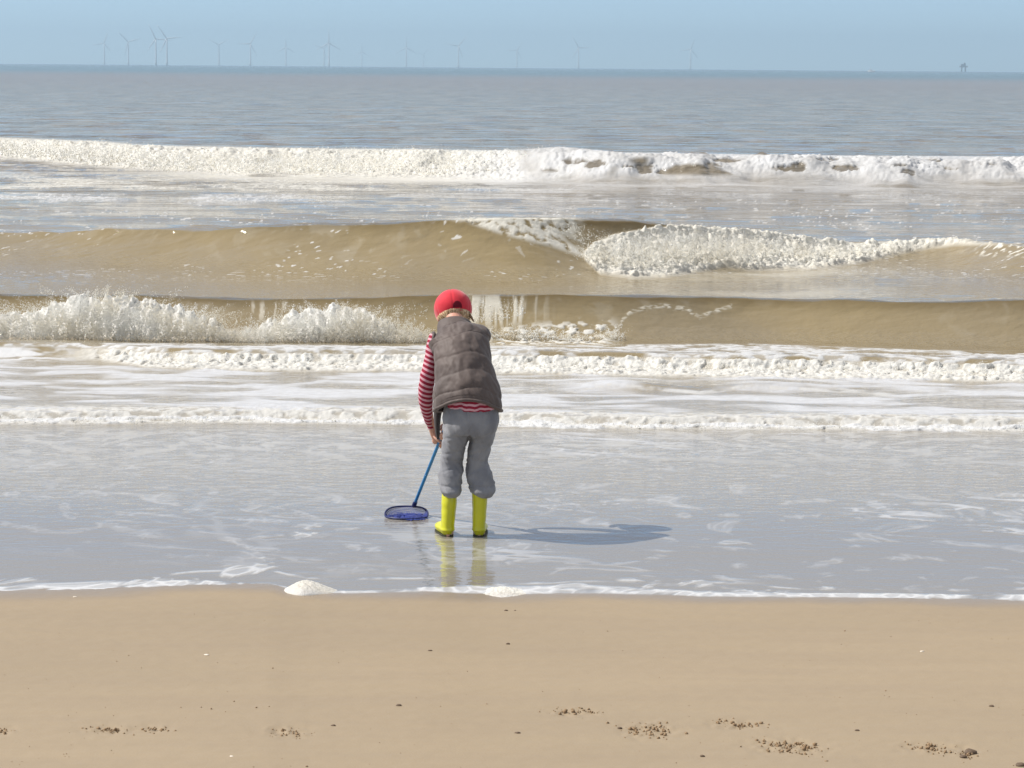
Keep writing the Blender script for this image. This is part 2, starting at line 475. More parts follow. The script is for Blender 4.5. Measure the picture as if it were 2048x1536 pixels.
    # low hump among the laced water
    base4b = PL(-700,800, 900,789, 1100,789, 1300,792, 1700,790, 2048,800, 2700,800)
    crest4b = PL(-700,800, 900,786, 1000,778, 1150,784, 1230,766, 1300,774, 1400,784, 1480,772, 1600,776, 1720,780, 1800,790, 2048,800, 2700,800)
    z, l, s = ridge(base4b, crest4b, 0.22, 0.5, 0.3, 0.2, wob=0.1); Z = Z + z; Yd -= l
    # W5 leading edge of the bore
    base5 = PL(-700,846, 0,846, 500,843, 900,848, 1300,856, 1700,858, 2048,861, 2700,864)
    crest5 = PL(-700,828, 0,826, 500,824, 900,826, 1300,836, 1700,836, 2048,840, 2700,842)
    z, l, s = ridge(base5, crest5, 0.14, 0.9, 0.4, 0.0, wob=0.10); Z = Z + z; Yd -= l
    Z += 0.035 * sst(0.05, 0.4, Z) * fbm(X * 0.9, Y * 1.1, 2, 160) * (1 - sst(34, 45, Y))
    Z += 0.016 * sst(0.04, 0.25, Z) * fbm(X * 1.6 + Z, Y * 4.2, 3, 163) * (1 - sst(34, 45, Y))
    Yf = Y + Yd
    X = X - 0.0 * Yd
    px, py = proj(X, Yf, Z)
    # ---------------- foam coverage
    def band(top, bot, fs=6, fe=6):
        return sst(-fs, fs, py - ip(px, top)) * (1 - sst(-fe, fe, py - ip(px, bot)))
    wx, wy = X + 0.25 * fbm(X * 1.3, Y * 1.3, 2, 40), Y + 0.25 * fbm(X * 1.3, Y * 1.3, 2, 44)
    nA = UF(wx * 3.0, wy * 3.0, 4, 20)
    _, cell = worley(wx * 5.0, wy * 4.0, 3); lace = 1 - sst(0.02, 0.30, cell)
    _, cellb = worley(wx * 1.7 + 0.3 * nA, wy * 1.3, 5); laceb = 1 - sst(0.0, 0.16, cellb)
    nB = UF(wx * 0.55, wy * 0.40, 4, 24)
    nF = UF(X * 11, Y * 11, 3, 30)
    _, cl2 = worley(wx * 13, wy * 8, 11); lace2 = 1 - sst(0.05, 0.35, cl2)
    nW = UF(wx * 5, wy * 3.5, 4, 130); nW2 = UF(wx * 9, wy * 5, 4, 135)
    def th(c, n, w=0.1): return sst(1 - c - w, 1 - c + w, n)
    foam = np.zeros_like(X); cream = np.zeros_like(X); lump = np.zeros_like(X)
    def put(m, c=0.5, lp=0.0):
        nonlocal foam, cream, lump
        cream = np.where(m > foam, c, cream); lump = np.maximum(lump, lp * m); foam = np.maximum(foam, m)
    # W1: foam roller on the left, sheet of foam with holes on the right
    m = band(PL(-700,268, 0,276, 200,284, 300,292, 600,298, 1000,302, 1120,296, 2700,300), base1, 5, 5) * (1 - sst(1000, 1120, px))
    put(m * sst(0.0, 0.25, nA + 0.1), 0.8, 0.8)
    holes = sst(0.70, 0.76, UF(X * 0.42 + 7, Y * 0.30, 3, 61)) * band(PL(0,312, 2700,318), PL(0,352, 2700,350), 6, 6) * (1 - 0.3 * sst(1700, 1900, px))
    for hx, hy, ha, hb in ((1150,324,38,7), (1185,331,30,6), (1100,343,14,4), (1283,337,30,11), (1330,345,18,5), (1378,340,20,4), (1430,335,24,10), (1425,345,40,5), (1455,322,30,3), (1580,338,42,6), (1600,330,20,5), (1660,320,22,4), (1690,338,26,5), (1785,331,22,4), (1815,345,14,5), (1905,338,22,4), (1980,330,26,3), (1870,322,20,3)):
        dd = ((px - hx) / ha / 0.8) ** 2 + ((py - hy) / hb / 0.8) ** 2
        holes = np.maximum(holes, 0.95 - 0.95 * sst(0.3, 1.6, dd + 6.5 * fbm(X * 2.0, Y * 0.9, 5, 66, 0.65)))
    m = band(PL(0,300, 1000,302, 1120,294, 1250,306, 1600,311, 2048,314, 2700,316), PL(0,356, 600,360, 1000,366, 1200,378, 1600,384, 2048,378, 2700,380), 2, 9) * sst(980, 1100, px)
    put(m * (1 - holes) * (0.60 + 0.40 * UF(X * 0.8, Y * 0.9, 4, 167)) * (1 - sst(340, 368, py) * (0.25 + 0.7 * UF(X * 0.5, Y * 1.3, 4, 168))), 0.15, 0.6)
    m = band(PL(0,342, 2700,342), PL(0,352, 700,362, 1200,372, 2700,372), 4, 8) * (1 - sst(1000, 1200, px)) * sst(150, 500, px)
    put(m * th(0.72, nB), 0.2)
    m = band(PL(0,345, 2700,370), PL(0,415, 700,405, 1200,400, 2700,410), 8, 22)
    put(m * th(0.50, nB, 0.12) * np.maximum(lace, nF * 0.7) * (0.9 - 0.55 * sst(500, 1100, px)), 0.2)
    # speckles on W2's back and face
    put(band(PL(0,395, 2700,395), PL(0,560, 2700,560), 8, 20) * th(0.035, UF(wx * 11, wy * 13, 2, 70), 0.03) * 0.8 * th(0.5, nB), 0.4)
    stf = UF(X * 5 + 0.8 * fbm(X * 2, Y * 2, 2, 192), (Y + Z) * 1.6, 4, 193); gst = UF(X * 0.7, (Y + Z) * 0.9, 3, 195)
    put(sst(0.04, 0.14, Z) * (1 - sst(36, 42, Y)) * (1 - sst(0.6, 1.0, thin)) * th(0.30, stf, 0.14) * th(0.5, gst, 0.25) * 0.09, 0.7)
    # W2 curl and roller
    lip_t = PL(0,430, 900,436, 2700,436); lip_b = PL(0,430, 890,438, 940,446, 985,462, 1050,480, 1100,492, 1140,505, 1172,520, 1200,520, 1201,400, 2700,400)
    m = band(lip_t, lip_b, 3, 6); put(m * th(0.70, nF, 0.2) * sst(860, 960, px) * (1 - sst(1120, 1185, px + 50 * (nA - 0.5))), 0.8, 0.12)
    rol_t = PL(0,700, 1155,700, 1168,505, 1190,486, 1230,470, 1300,458, 1350,454, 1500,464, 1600,476, 1700,488, 1900,481, 2048,492, 2700,495)
    rol_b = PL(0,300, 1155,300, 1170,520, 1200,548, 1260,556, 1330,555, 1400,544, 1450,534, 1500,541, 1620,540, 1720,527, 1780,512, 1850,498, 1920,490, 2048,488, 2700,470)
    m = band(rol_t, rol_b, 5, 5); put(m, 0.75, 1.0)
    put(band(PL(0,484, 2700,486), PL(0,512, 2700,512), 3, 6) * sst(1930, 1990, px) * th(0.3, nF, 0.1), 0.8)
    put(band(PL(0,545, 2700,530), PL(0,600, 2700,596), 14, 14) * sst(1100, 1250, px) * (1 - sst(1500, 1900, px)) * th(0.45, nB, 0.3) * 0.38, 0.9)  # pale reflecting streak below the roller, painted in as thin foam
    # W3 heap, trails of the lip
    put(heap * (px < 1000), 0.5, 1.0)
    m = band(PL(0,640, 1000,655, 1230,640, 2700,640), PL(0,692, 2700,692), 14, 4) * sst(960, 1010, px) * (1 - sst(1200, 1250, px))
    put(m * th(0.42, nF, 0.12), 0.6, 0.3)
    strk = UF(X * 22, Y * 1.2, 3, 80)
    m = band(PL(0,592, 2700,592), PL(0,640, 950,650, 1250,640, 2700,640), 6, 22) * sst(880, 950, px) * (1 - sst(1020, 1120, px)); put(m * th(0.45, strk, 0.1) * 0.8, 0.9, 0.1)
    m = band(PL(0,605, 2700,605), PL(0,640, 2700,640), 8, 10) * sst(460, 500, px) * (1 - sst(560, 620, px)); put(m * th(0.34, strk, 0.08) * 0.5, 0.9)
    c1 = np.abs(py - ip(px, PL(0,9000, 1214,9000, 1215,690, 1235,660, 1245,640, 1260,625, 1290,615, 1330,612, 1370,618, 1400,634, 1430,622, 1465,612, 1466,9000, 2700,9000)))
    nS = UF(X * 20, (Y + Z) * 20, 3, 171); put((1 - sst(1.0, 5 + 4 * nF, c1)) * th(0.5, nS, 0.2) * (0.3 + 0.5 * nF), 0.9, 0.1)
    # W4 band
    top4 = PL(-700,690, 0,688, 200,686, 600,690, 1000,692, 1250,690, 1500,688, 1750,697, 2048,706, 2700,710)
    m = band(top4, PL(-700,735, 0,722, 200,722, 300,737, 500,743, 900,744, 1000,748, 1500,757, 2048,765, 2700,770), 3, 3)
    crest_m = sst(0, 1, (py - ip(px, crest4)) / 8.0)
    put(m * (th(0.62, nA, 0.12) * (1 - crest_m) * (0.35 + 0.65 * th(0.55, nF, 0.2)) * 0.92), 0.2, 0.15)
    put(m * crest_m * sst(60, 240, px) * (0.55 + 0.45 * th(0.75, nF, 0.15)), 0.55, 0.7)
    put(m * crest_m * (1 - sst(60, 240, px)) * th(0.62, nA, 0.1), 0.2, 0.1)
    # laced water between the bores
    m = band(PL(-700,725, 0,718, 300,735, 1000,745, 2048,760, 2700,765), PL(-700,826, 0,824, 900,826, 1300,834, 2048,838, 2700,840), 5, 5)
    sheet = UF(wx * 1.2, wy * 2.6, 4, 90)
    put(m * np.maximum(th(0.50, sheet, 0.22) * (0.66 + 0.25 * nF), 0.22 * lace * nB), 0.0, 0.08)
    put((1 - sst(2, 6, np.abs(py - ip(px, crest4b) - 3))) * sst(980, 1040, px) * (1 - sst(1750, 1850, px)) * th(0.55, nW, 0.3) * 0.75, 0.3, 0.2)
    # W5 bore edge
    top5 = PL(-700,815, 0,812, 500,812, 900,814, 1300,826, 2048,828, 2700,830)
    m = band(top5, PL(-700,850, 0,850, 500,847, 900,851, 1300,859, 1700,861, 2048,865, 2700,868), 8, 2)
    put(m * (0.30 + 0.55 * th(0.60, nF, 0.16)), 0.45, 0.35)
    e5 = np.abs(py - ip(px, base5) + 2 + 2.5 * (nA - .5) * 4)
    put(1 - sst(2.5, 5, e5), 0.2, 0.5)
    # swash: thin streaks drawn out obliquely
    sx_, sy_ = X * math.cos(0.35) - Y * math.sin(0.35), X * math.sin(0.35) + Y * math.cos(0.35)
    st = UF(wx * 4.6, wy * 3.6 + wx * 1.2, 4, 95)
    l3 = 1 - sst(0.015, 0.06, np.abs(fbm(sx_ * 0.8 + 0.3 * nA, sy_ * 2.0, 4, 141)))
    sw = sst(850, 870, py) * (1 - sst(1100, 1180, py - ip(px, PL(0,-60, 600,0, 1000,0, 2048,60))))
    left = 0.45 + 0.55 * sst(700, 1300, px)
    gate = th(0.52, nB, 0.14)
    put(sw * l3 * gate * th(0.55, nA, 0.25) * 0.6 * left, 0.0)
    put(sw * th(0.22, st, 0.10) * (0.45 + 0.55 * lace2) * 0.42 * (0.6 + 0.4 * gate) * (0.6 + .4 * left), 0.0)
    put(sw * lace * th(0.42, nB, 0.2) * th(0.6, nA, 0.2) * 0.16, 0.0)
    put(sst(852, 866, py) * (1 - sst(890, 960, py)) * th(0.38, UF(wx * 7, wy * 5, 3, 99), 0.12) * 0.30, 0.3)
    for (cx, cy, rx, ry, k) in ((618,1062,32,22,.8), (480,1140,70,14,.9), (520,1125,40,10,.7), (300,1163,120,7,.8), (60,1165,80,8,.7), (1150,1176,70,11,1.0), (1280,1165,40,12,.8), (1400,1170,35,14,.8), (1660,1165,28,18,.8), (1010,1178,45,11,1.0), (1540,1186,60,6,.8), (1480,1085,50,6,.5), (1110,1062,40,6,.3)):
        dd = ((px - cx) / rx) ** 2 + ((py - cy) / ry) ** 2
        put((1 - sst(0.1, 1.5, dd + 2.6 * (nW - 0.5))) * th(0.55 - 0.13 * dd.clip(0, 2), nW2, 0.12) * (0.35 + 0.65 * lace2) * k * 0.85, 0.1, 0.05 * k)
    ew = ip(px, WATERLINE) - py
    wid = ip(px, PL(-700,6, 0,7, 250,9, 400,5, 500,2, 570,3, 640,2.5, 760,3, 880,5, 960,9, 1150,9, 1400,5, 1700,5, 2048,6, 2700,6))
    line = 1 - sst(0.6, 1.3, np.abs(ew - wid * (0.9 + 1.6 * (nB - 0.35)) - 2.2 * (nA - 0.5)) / wid)
    put((1 - sst(0.5, 1.2, np.abs(ew - 26 - 34 * (nB - 0.5)) / 2.2)) * th(0.35, nW, 0.2) * 0.5, 0.0)
    put(line * sst(0.12, 0.6, nW) * (0.6 + 0.4 * lace2) * 0.95 * (1 - sst(60, 120, ew)), 0.1, 0.05)
    foam = np.clip(foam, 0, 1)
    cream = np.where((py < 385) & (Y > 40), 0.8 - 0.62 * sst(850, 1250, px + 90 * nB) - 0.3 * (1 - nA) * (1 - sst(850, 1250, px)), cream)
    # ---------------- lumps of foam
    qx = X + 0.10 * fbm(X * 5, (Y + Z) * 5, 2, 113); b1 = billow(qx * 6.5, (Y + 1.0 * Z) * 5.5, 5, 110, 0.66) + 0.35 * billow(X * 2.2, (Y + Z) * 2.2, 2, 115)
    sc = np.clip(Y / 24.0, 0.4, 1.8)
    lh = lump * foam * (b1 * 0.125 + 0.05 * billow(X * 11, (Y + Z) * 2.6, 3, 181) - 0.02) * sc * (1 - sst(100, 200, Y))
    Z = Z + lh * 0.75; Yf = Yf - lh * 0.45
    Z = Z + foam * 0.003
    # lower the sheet at its very edge so that it meets the sand
    ripple = 0.10 + 0.9 * sst(16.3, 17.6, Y)
    ripple = np.where(Y < 16.8, 0.10 + 0.45 * sst(12.4, 15.0, Y) + 0.05 * nB, ripple)
    ripple = ripple * (1 - 0.5 * sst(0.05, 0.14, Z) * (1 - sst(34, 45, Y)))
    Vv = np.stack([X, Yf, Z], -1).reshape(-1, 3)
    nr, nc = X.shape
    o = npmesh('sea', Vv, quads(nr, nc), SEA, attrs={'foam': foam, 'cream': cream, 'ripple': ripple, 'thin': thin})
    tag(o, kind='structure')
    return o
sea()

# ------------------------------------------------------------------ the beach
def sandz(X, Y):
    wl = np.interp(X / np.maximum(Y, 1), *WL)
    d = wl - Y
    return np.where(d > 0, 0.002 + 0.022 * d, 0.002 + 0.035 * d)
def beach():
    ys = np.concatenate([np.linspace(-60, 6, 14), np.linspace(6.3, 12.6, 420), [13.5, 15, 18, 25, 40, 100, 400, 2000, 17500]])
    a = np.concatenate([np.linspace(-1.0, -0.24, 10), np.linspace(-0.232, 0.232, 700), np.linspace(0.24, 1.0, 10)])
    A, Y = np.meshgrid(a, ys)
    X = A * (np.maximum(Y, 4) + 3 * (Y < 6))
    Z = np.clip(sandz(A * np.maximum(Y, 6), np.maximum(Y, 4)), -1.5, 1)
    near = (Y > 6.2) & (Y < 12.6)
    Z = Z + near * (0.003 * fbm(X * 1.5, Y * 3, 4, 3) + 0.0012 * fbm(X * 14, Y * 14, 2, 8))
    d = np.interp(A, *WL)[None] if False else np.interp(A, *WL) - Y
    wet = 1 - sst(0.0, 0.28, d + 0.12 * fbm(X * 2, Y * 2, 3, 12))
    # dents under the crumb patches
    for (cx, cy, rx, ry) in PATCH:
        g = ground(cx, cy, 0.06)
        q = ((X - g[0]) / (rx * 9.5 / F)) ** 2 + ((Y - g[1]) / (ry * 9.5 / F * 5)) ** 2
        Z = Z - near * 0.008 * np.exp(-q) * (0.5 + 1.2 * fbm(X * 28, Y * 20, 2, 17))
    o = npmesh('beach', np.stack([X, Y, Z], -1).reshape(-1, 3), quads(*X.shape), SAND, attrs={'wet': np.clip(wet, 0, 1)})
    tag(o, kind='structure')
PATCH = [(8,1462,22,6), (215,1460,40,9), (305,1458,28,7), (575,1465,40,10), (1150,1422,50,7), (1300,1460,55,16), (1470,1447,45,8), (1580,1495,70,14), (1870,1497,60,10), (1935,1508,14,8)]
beach()

# ------------------------------------------------------------------ foam and spray of the breakers (nobody could count the flecks)
t_ = (1 + 5 ** 0.5) / 2
ICO_V = np.array([(-1,t_,0),(1,t_,0),(-1,-t_,0),(1,-t_,0),(0,-1,t_),(0,1,t_),(0,-1,-t_),(0,1,-t_),(t_,0,-1),(t_,0,1),(-t_,0,-1),(-t_,0,1)]) / 1.902
ICO_F = np.array([(0,11,5),(0,5,1),(0,1,7),(0,7,10),(0,10,11),(1,5,9),(5,11,4),(11,10,2),(10,7,6),(7,1,8),(3,9,4),(3,4,2),(3,2,6),(3,6,8),(3,8,9),(4,9,5),(2,4,11),(6,2,10),(8,6,7),(9,8,1)])
OCT_V = np.array([(1,0,0),(-1,0,0),(0,1,0),(0,-1,0),(0,0,1),(0,0,-1)], float)
OCT_F = np.array([(0,2,4),(2,1,4),(1,3,4),(3,0,4),(2,0,5),(1,2,5),(3,1,5),(0,3,5)])
def blobs(name, C, r, mat_, stretch=None, dirs=None, **k):
    n = len(C)
    ICO_V, ICO_F = (OCT_V, OCT_F) if n > 3000 else (globals()['ICO_V'], globals()['ICO_F'])
    nv = len(ICO_V)
    jit = 1 + 0.35 * rng.normal(size=(n, nv, 1)).clip(-1.5, 1.5)
    V = ICO_V[None] * jit * r[:, None, None]
    if dirs is not None:
        d = dirs / np.linalg.norm(dirs, axis=1)[:, None]
        V = V + (np.einsum('nvk,nk->nv', V, d) * (stretch - 1)[:, None])[..., None] * d[:, None]
    V = V + C[:, None]
    Fc = (ICO_F[None] + (np.arange(n) * nv)[:, None, None]).reshape(-1, 3)
    o = npmesh(name, V.reshape(-1, 3), Fc, mat_, smooth=True)
    return tag(o, kind='stuff', **k)
def plumes(xr, top, bot, Ybase, n, per, r0, depth=0.12, spread=0.5, power=1.0, dense=None, fringe=False):
    C = []; Rr = []; D = []
    for i in range(n):
        while True:
            x = rng.uniform(*xr)
            if dense is None or rng.random() < dense(x): break
        tp, bt = ip(x, top), ip(x, bot)
        if bt - tp < 3: continue
        hpx = (bt - tp) * rng.beta(2.0, 1.3)
        yb = Ybase(x) + rng.uniform(-depth, depth)
        x2 = x + rng.normal() * spread * hpx
        m = int(per * (0.4 + hpx / 60.))
        s = rng.random(m) ** power if not fringe else rng.beta(2.2, 1.0, m)
        w = 0.10 + 0.35 * s
        pxx = x + (x2 - x) * s + rng.normal(size=m) * 5 * w
        pyy = bt - hpx * s * (1.6 - 0.6 * s) + rng.normal(size=m) * 6 * w
        yy = yb - 0.10 * s + rng.normal(size=m) * 0.02
        C.append(P(pxx, pyy, yy))
        Rr.append(r0 * (1.15 - 0.75 * s) * rng.lognormal(0, 0.35, m))
        dv = P(x2, bt - hpx, yb - 0.1) - P(x, bt, yb)
        D.append(np.repeat(dv[None], m, 0) + rng.normal(size=(m, 3)) * 0.05)
    return np.concatenate(C), np.concatenate(Rr), np.concatenate(D)
def Yat(pl, off):
    px = np.arange(-500, 2600, 10.); Yg = ground(px, ip(px, pl))[:, 1]
    return lambda x: np.interp(x, px, Yg) + off
def make_spray():
    # splash of the near breaker, left
    top = PL(-120,625, -40,600, 0,622, 30,618, 70,600, 110,600, 140,588, 165,574, 200,565, 235,574, 262,592, 290,604, 320,612, 350,608, 375,604, 405,612, 430,640, 462,662, 490,655, 520,642, 560,632, 600,612, 640,603, 690,598, 730,604, 770,622, 800,632, 830,646, 860,660, 900,672, 960,680)
    bot = PL(-120,690, 960,692)
    C, r, D = plumes((-110, 900), top, bot, Yat(bot, 0.06), 2600, 32, 0.0031, 0.10, 0.60, fringe=True)
    st_ = rng.uniform(1.0, 1.9, len(C))
    blobs('breaker_spray', C, r, FOAM, st_, D, label='white splash thrown up by the near breaking wave left of the child', cat='sea foam')
    # right of the child: broken lip at the foot and streaks
    top = PL(950,640, 990,650, 1050,645, 1100,655, 1180,668, 1215,655, 1235,640, 1250,690)
    bot = PL(950,690, 1250,690)
    C, r, D = plumes((975, 1245), top, bot, Yat(bot, 0.10), 400, 26, 0.0032, 0.05, 0.5)
    top = PL(930,590, 1060,594); bt2 = PL(930,650, 1000,640, 1060,625)
    C2, r2, D2 = plumes((940, 1050), top, bt2, Yat(bot, 0.18), 60, 18, 0.0034, 0.03, 0.12)
    top = PL(470,590, 860,598); bt3 = PL(470,650, 860,640)
    C3, r3, D3 = plumes((470, 860), top, bt3, Yat(bot, 0.15), 60, 7, 0.0025, 0.05, 0.12)
    C = np.concatenate([C, C2, C3]); r = np.concatenate([r, r2, r3]); D = np.concatenate([D, D2, D3])
    blobs('breaker_spray', C, r, FOAM, rng.uniform(1, 2, len(C)), D, label='thin streaks of foam running down the near wave beside the child', cat='sea foam')
    # W2 roller
    top = PL(1165,505, 1190,482, 1230,466, 1300,456, 1350,452, 1400,453, 1500,462, 1600,474, 1700,486, 1800,485, 1900,480, 1950,488)
    bot = PL(1165,512, 1200,545, 1260,554, 1330,552, 1400,541, 1450,531, 1500,538, 1620,537, 1720,524, 1780,510, 1850,497, 1920,488, 1950,490)
    C, r, D = plumes((1168, 1940), top, bot, Yat(PL(0,556, 1260,556, 1500,542, 1700,530, 1900,520, 2700,520), 0.45), 2600, 18, 0.0040, 0.3, 0.8, fringe=True, dense=lambda x: 1.0 if x < 1500 else 0.7)
    top = PL(930,436, 1170,444); bt = PL(930,441, 985,462, 1050,482, 1100,494, 1140,507, 1172,520)
    C2, r2, D2 = plumes((930, 1172), top, bt, Yat(PL(0,560, 2700,560), 1.05), 600, 18, 0.0045, 0.1, 0.3)
    blobs('breaker_spray', np.concatenate([C, C2]), np.concatenate([r, r2]), FOAM, rng.uniform(1, 1.8, len(C) + len(C2)), np.concatenate([D, D2]), label='cream white water tumbling along the middle curling wave', cat='sea foam')
    # W1
    top = PL(-100,270, 0,273, 100,279, 200,282, 215,272, 228,274, 240,292, 300,293, 400,298, 500,298, 600,296, 700,292, 800,295, 850,290, 880,294, 940,300, 1000,302, 1060,295, 1110,294)
    bot = PL(-100,308, 0,312, 200,333, 300,342, 400,347, 700,350, 1000,350, 1110,310)
    C, r, D = plumes((-100, 1100), top, bot, Yat(PL(0,350, 2700,350), -0.6), 3000, 14, 0.0085, 1.2, 0.9, fringe=True)
    blobs('breaker_spray', C, r, FOAM, rng.uniform(1, 1.7, len(C)), D, label='cream white crest of the farthest breaking wave', cat='sea foam')
    # W4 and W5 froth
    top = PL(200,698, 300,700, 900,703, 1000,705, 1330,706, 1500,712, 2048,724, 2200,728)
    bot = PL(200,722, 300,736, 500,740, 900,742, 1000,747, 1500,755, 2048,763, 2200,766)
    C, r, D = plumes((200, 2180), top, bot, Yat(bot, 0.02), 1900, 7, 0.0030, 0.10, 1.0)
    blobs('foam_froth', C, r, FOAM, rng.uniform(1, 1.5, len(C)), D, label='line of churning white froth at the foot of the near breaking wave', cat='sea foam')
    top = PL(-120,826, 0,826, 500,826, 900,829, 1300,838, 2048,841, 2200,842)
    bot = PL(-120,847, 0,847, 500,845, 900,849, 1300,857, 1700,859, 2048,862, 2200,864)
    C, r, D = plumes((-120, 2180), top, bot, Yat(bot, 0.02), 1500, 5, 0.0026, 0.05, 1.0)
    blobs('foam_froth', C, r, FOAM, rng.uniform(1, 1.5, len(C)), D, label='thin edge of froth where the spent wave runs over the shallow water', cat='sea foam')
make_spray()

# mound of foam at the water's edge
def foam_mound(cx, cy, wpx, hpx, label, seed=0):
    g = ground(cx, cy, 0.003); k = g[1] / F
    nx, ny = 90, 60
    u = np.linspace(-1, 1, nx); v = np.linspace(-1, 1, ny)
    U, V = np.meshgrid(u, v)
    up_ = np.linspace(-1, 1, 201); pr_ = np.convolve(np.pad(np.interp(up_, [-1, -0.8, -0.45, -0.2, 0.05, 0.5, 1.0], [0, 0.35, 0.9, 1.05, 0.92, 0.5, 0.0]), 10, 'edge'), np.ones(21) / 21, 'valid'); prof = np.interp(U, up_, pr_)
    X = g[0] + U * wpx / 2 * k
    hw = 0.13 * (0.35 + 0.65 * prof)
    Yy = g[1] + 0.07 + V * hw
    prof = prof * np.sqrt(np.clip(1 - V ** 2, 0, 1))
    Z = -0.004 + hpx * k * prof + (prof > 0.03) * 0.013 * (billow(X * 30, Yy * 30, 5, 200 + seed, 0.65) - 0.15) * (0.3 + prof)
    o = npmesh('foam_mound', np.stack([X, Yy, Z], -1).reshape(-1, 3), quads(ny, nx), FOAM, loc=g)
    tag(o, label=label, cat='sea foam', kind=None)
foam_mound(618, 1187, 118, 20, 'white mound of sea foam resting on the edge of the swash left of the boots')
foam_mound(1015, 1190, 120, 7, 'low white pad of sea foam at the water edge just right of the boot reflections', 5)

# ------------------------------------------------------------------ crumbs on the sand
CRUMB = mat('wet_crumb', (0.27, 0.185, 0.11), 0.9, 0.2)
PALE = mat('pale_shell', (0.75, 0.68, 0.58), 0.5, 0.4)
STONE = mat('dark_stone', (0.13, 0.09, 0.06), 0.7, 0.3)
def rock(name, c, r, mat_, label, cat, flat=0.55, seed=0):
    rr = np.random.default_rng(seed)
    mb = MB(); mb.ball((0, 0, 0), (r, r * 0.8, r * flat), 9)
    ofs = rr.uniform(0, 50, 3)
    def post(V): return V * (1 + 0.35 * pn3(V / r * 1.1 + ofs, 1))[:, None] + np.array([0, 0, 0.25 * r * flat])
    o = mb.build(name, mat_, post=post); o.location = tuple(float(q) for q in c)
    return tag(o, label=label, cat=cat)
def on_sand(px, py):
    px = np.asarray(px, float); py = np.asarray(py, float); z = np.full(np.shape(px), 0.06)
    for _ in range(4):
        g = ground(px, py, 0.0) if np.ndim(z) == 0 else None
        d = ray(px, py); t = (z - CH) / d[..., 2]; X = d[..., 0] * t; Y = d[..., 1] * t
        z = sandz(X, Y)
    return np.stack([X, Y, z], -1)
names = ['scattered sand crumbs at the left edge of the beach', 'dark patch of churned sand crumbs nearest the left of the beach', 'smaller run of sand crumbs beside the dark left patch', 'dark sand crumbs below the fishing net on the beach',
    'thin row of crumbs on the beach, farthest up of the patches', 'wide patch of orange sand crumbs right of the middle', 'narrow patch of orange crumbs above the long dark patch', 'long dark patch of sand crumbs low on the right', 'trail of sand crumbs leading to the dark clod on the right', 'tight knot of crumbs around the dark clod at lower right']
for i, (cx, cy, rx, ry) in enumerate(PATCH):
    n = int(12 + rx * ry * 0.09)
    sx = cx + rng.normal(size=n) * rx * 0.55; sy = cy + rng.normal(size=n) * ry * 0.5 + (sx - cx) * (0.12 if cx > 1400 else 0)
    C = on_sand(sx, sy); r = rng.lognormal(math.log(0.0027), 0.5, n).clip(0.0013, 0.007)
    C[:, 2] += r * 0.05 - 0.001
    o = blobs('sand_crumbs', C, r, CRUMB, label=names[i], cat='sand crumbs')
n_ = 260; sx = rng.uniform(-60, 2110, n_); sy = 1215 + 330 * rng.random(n_) ** 0.75
C = on_sand(sx, sy); r_ = rng.lognormal(math.log(0.0013), 0.35, n_); C[:, 2] += r_ * 0.2
blobs('sand_grit', C, r_, CRUMB, label='fine dark grit sprinkled over the smooth beach', cat='grit')
singles = [(797,1412,6,'small dark pebble alone on the smooth sand below the net'), (1035,1467,6,'flat dark pebble left of the wide orange crumb patch'), (1012,1222,4,'tiny dark speck just below the swash edge, left of its twin'), (1030,1222,3,'tiny dark speck just below the swash edge, right of its twin'), (1016,1288,4,'tiny dark pebble below the boots in open sand'),
    (1714,1462,5,'dark pebble above the gap between two crumb patches at right'), (1983,1413,5,'dark pebble high on the right of the beach'), (1940,1506,13,'largest dark clod lying on the sand at lower right'), (1926,1514,7,'dark clod touching the largest one'), (2042,1532,10,'dark clod cut by the lower right corner'), (1240,1457,5,'pebble left of the wide orange crumb patch'), (1405,1513,5,'pebble low between the crumb patches'), (667,1452,5,'pebble right of the dark crumbs below the net'), (860,1302,4,'faint dark grain left of the middle of the beach')]
for i, (x, y, rp_, lb) in enumerate(singles):
    c = on_sand(x, y); rock('pebble', c, rp_ * c[1] / F, STONE, lb, 'pebble', seed=i)
for i, (x, y, rp_, lb) in enumerate([(463,1513,4,'pale shell bit near the bottom left of the beach'), (1844,1303,4,'pale shell bit on the right side of the beach'), (150,1194,4,'pale shell bit just below the swash on the left'), (413,1310,5,'pale shell bit in the middle of the left beach')]):
    c = on_sand(x, y); rock('shell_bit', c, rp_ * c[1] / F, PALE, lb, 'shell', 0.35, seed=40 + i)

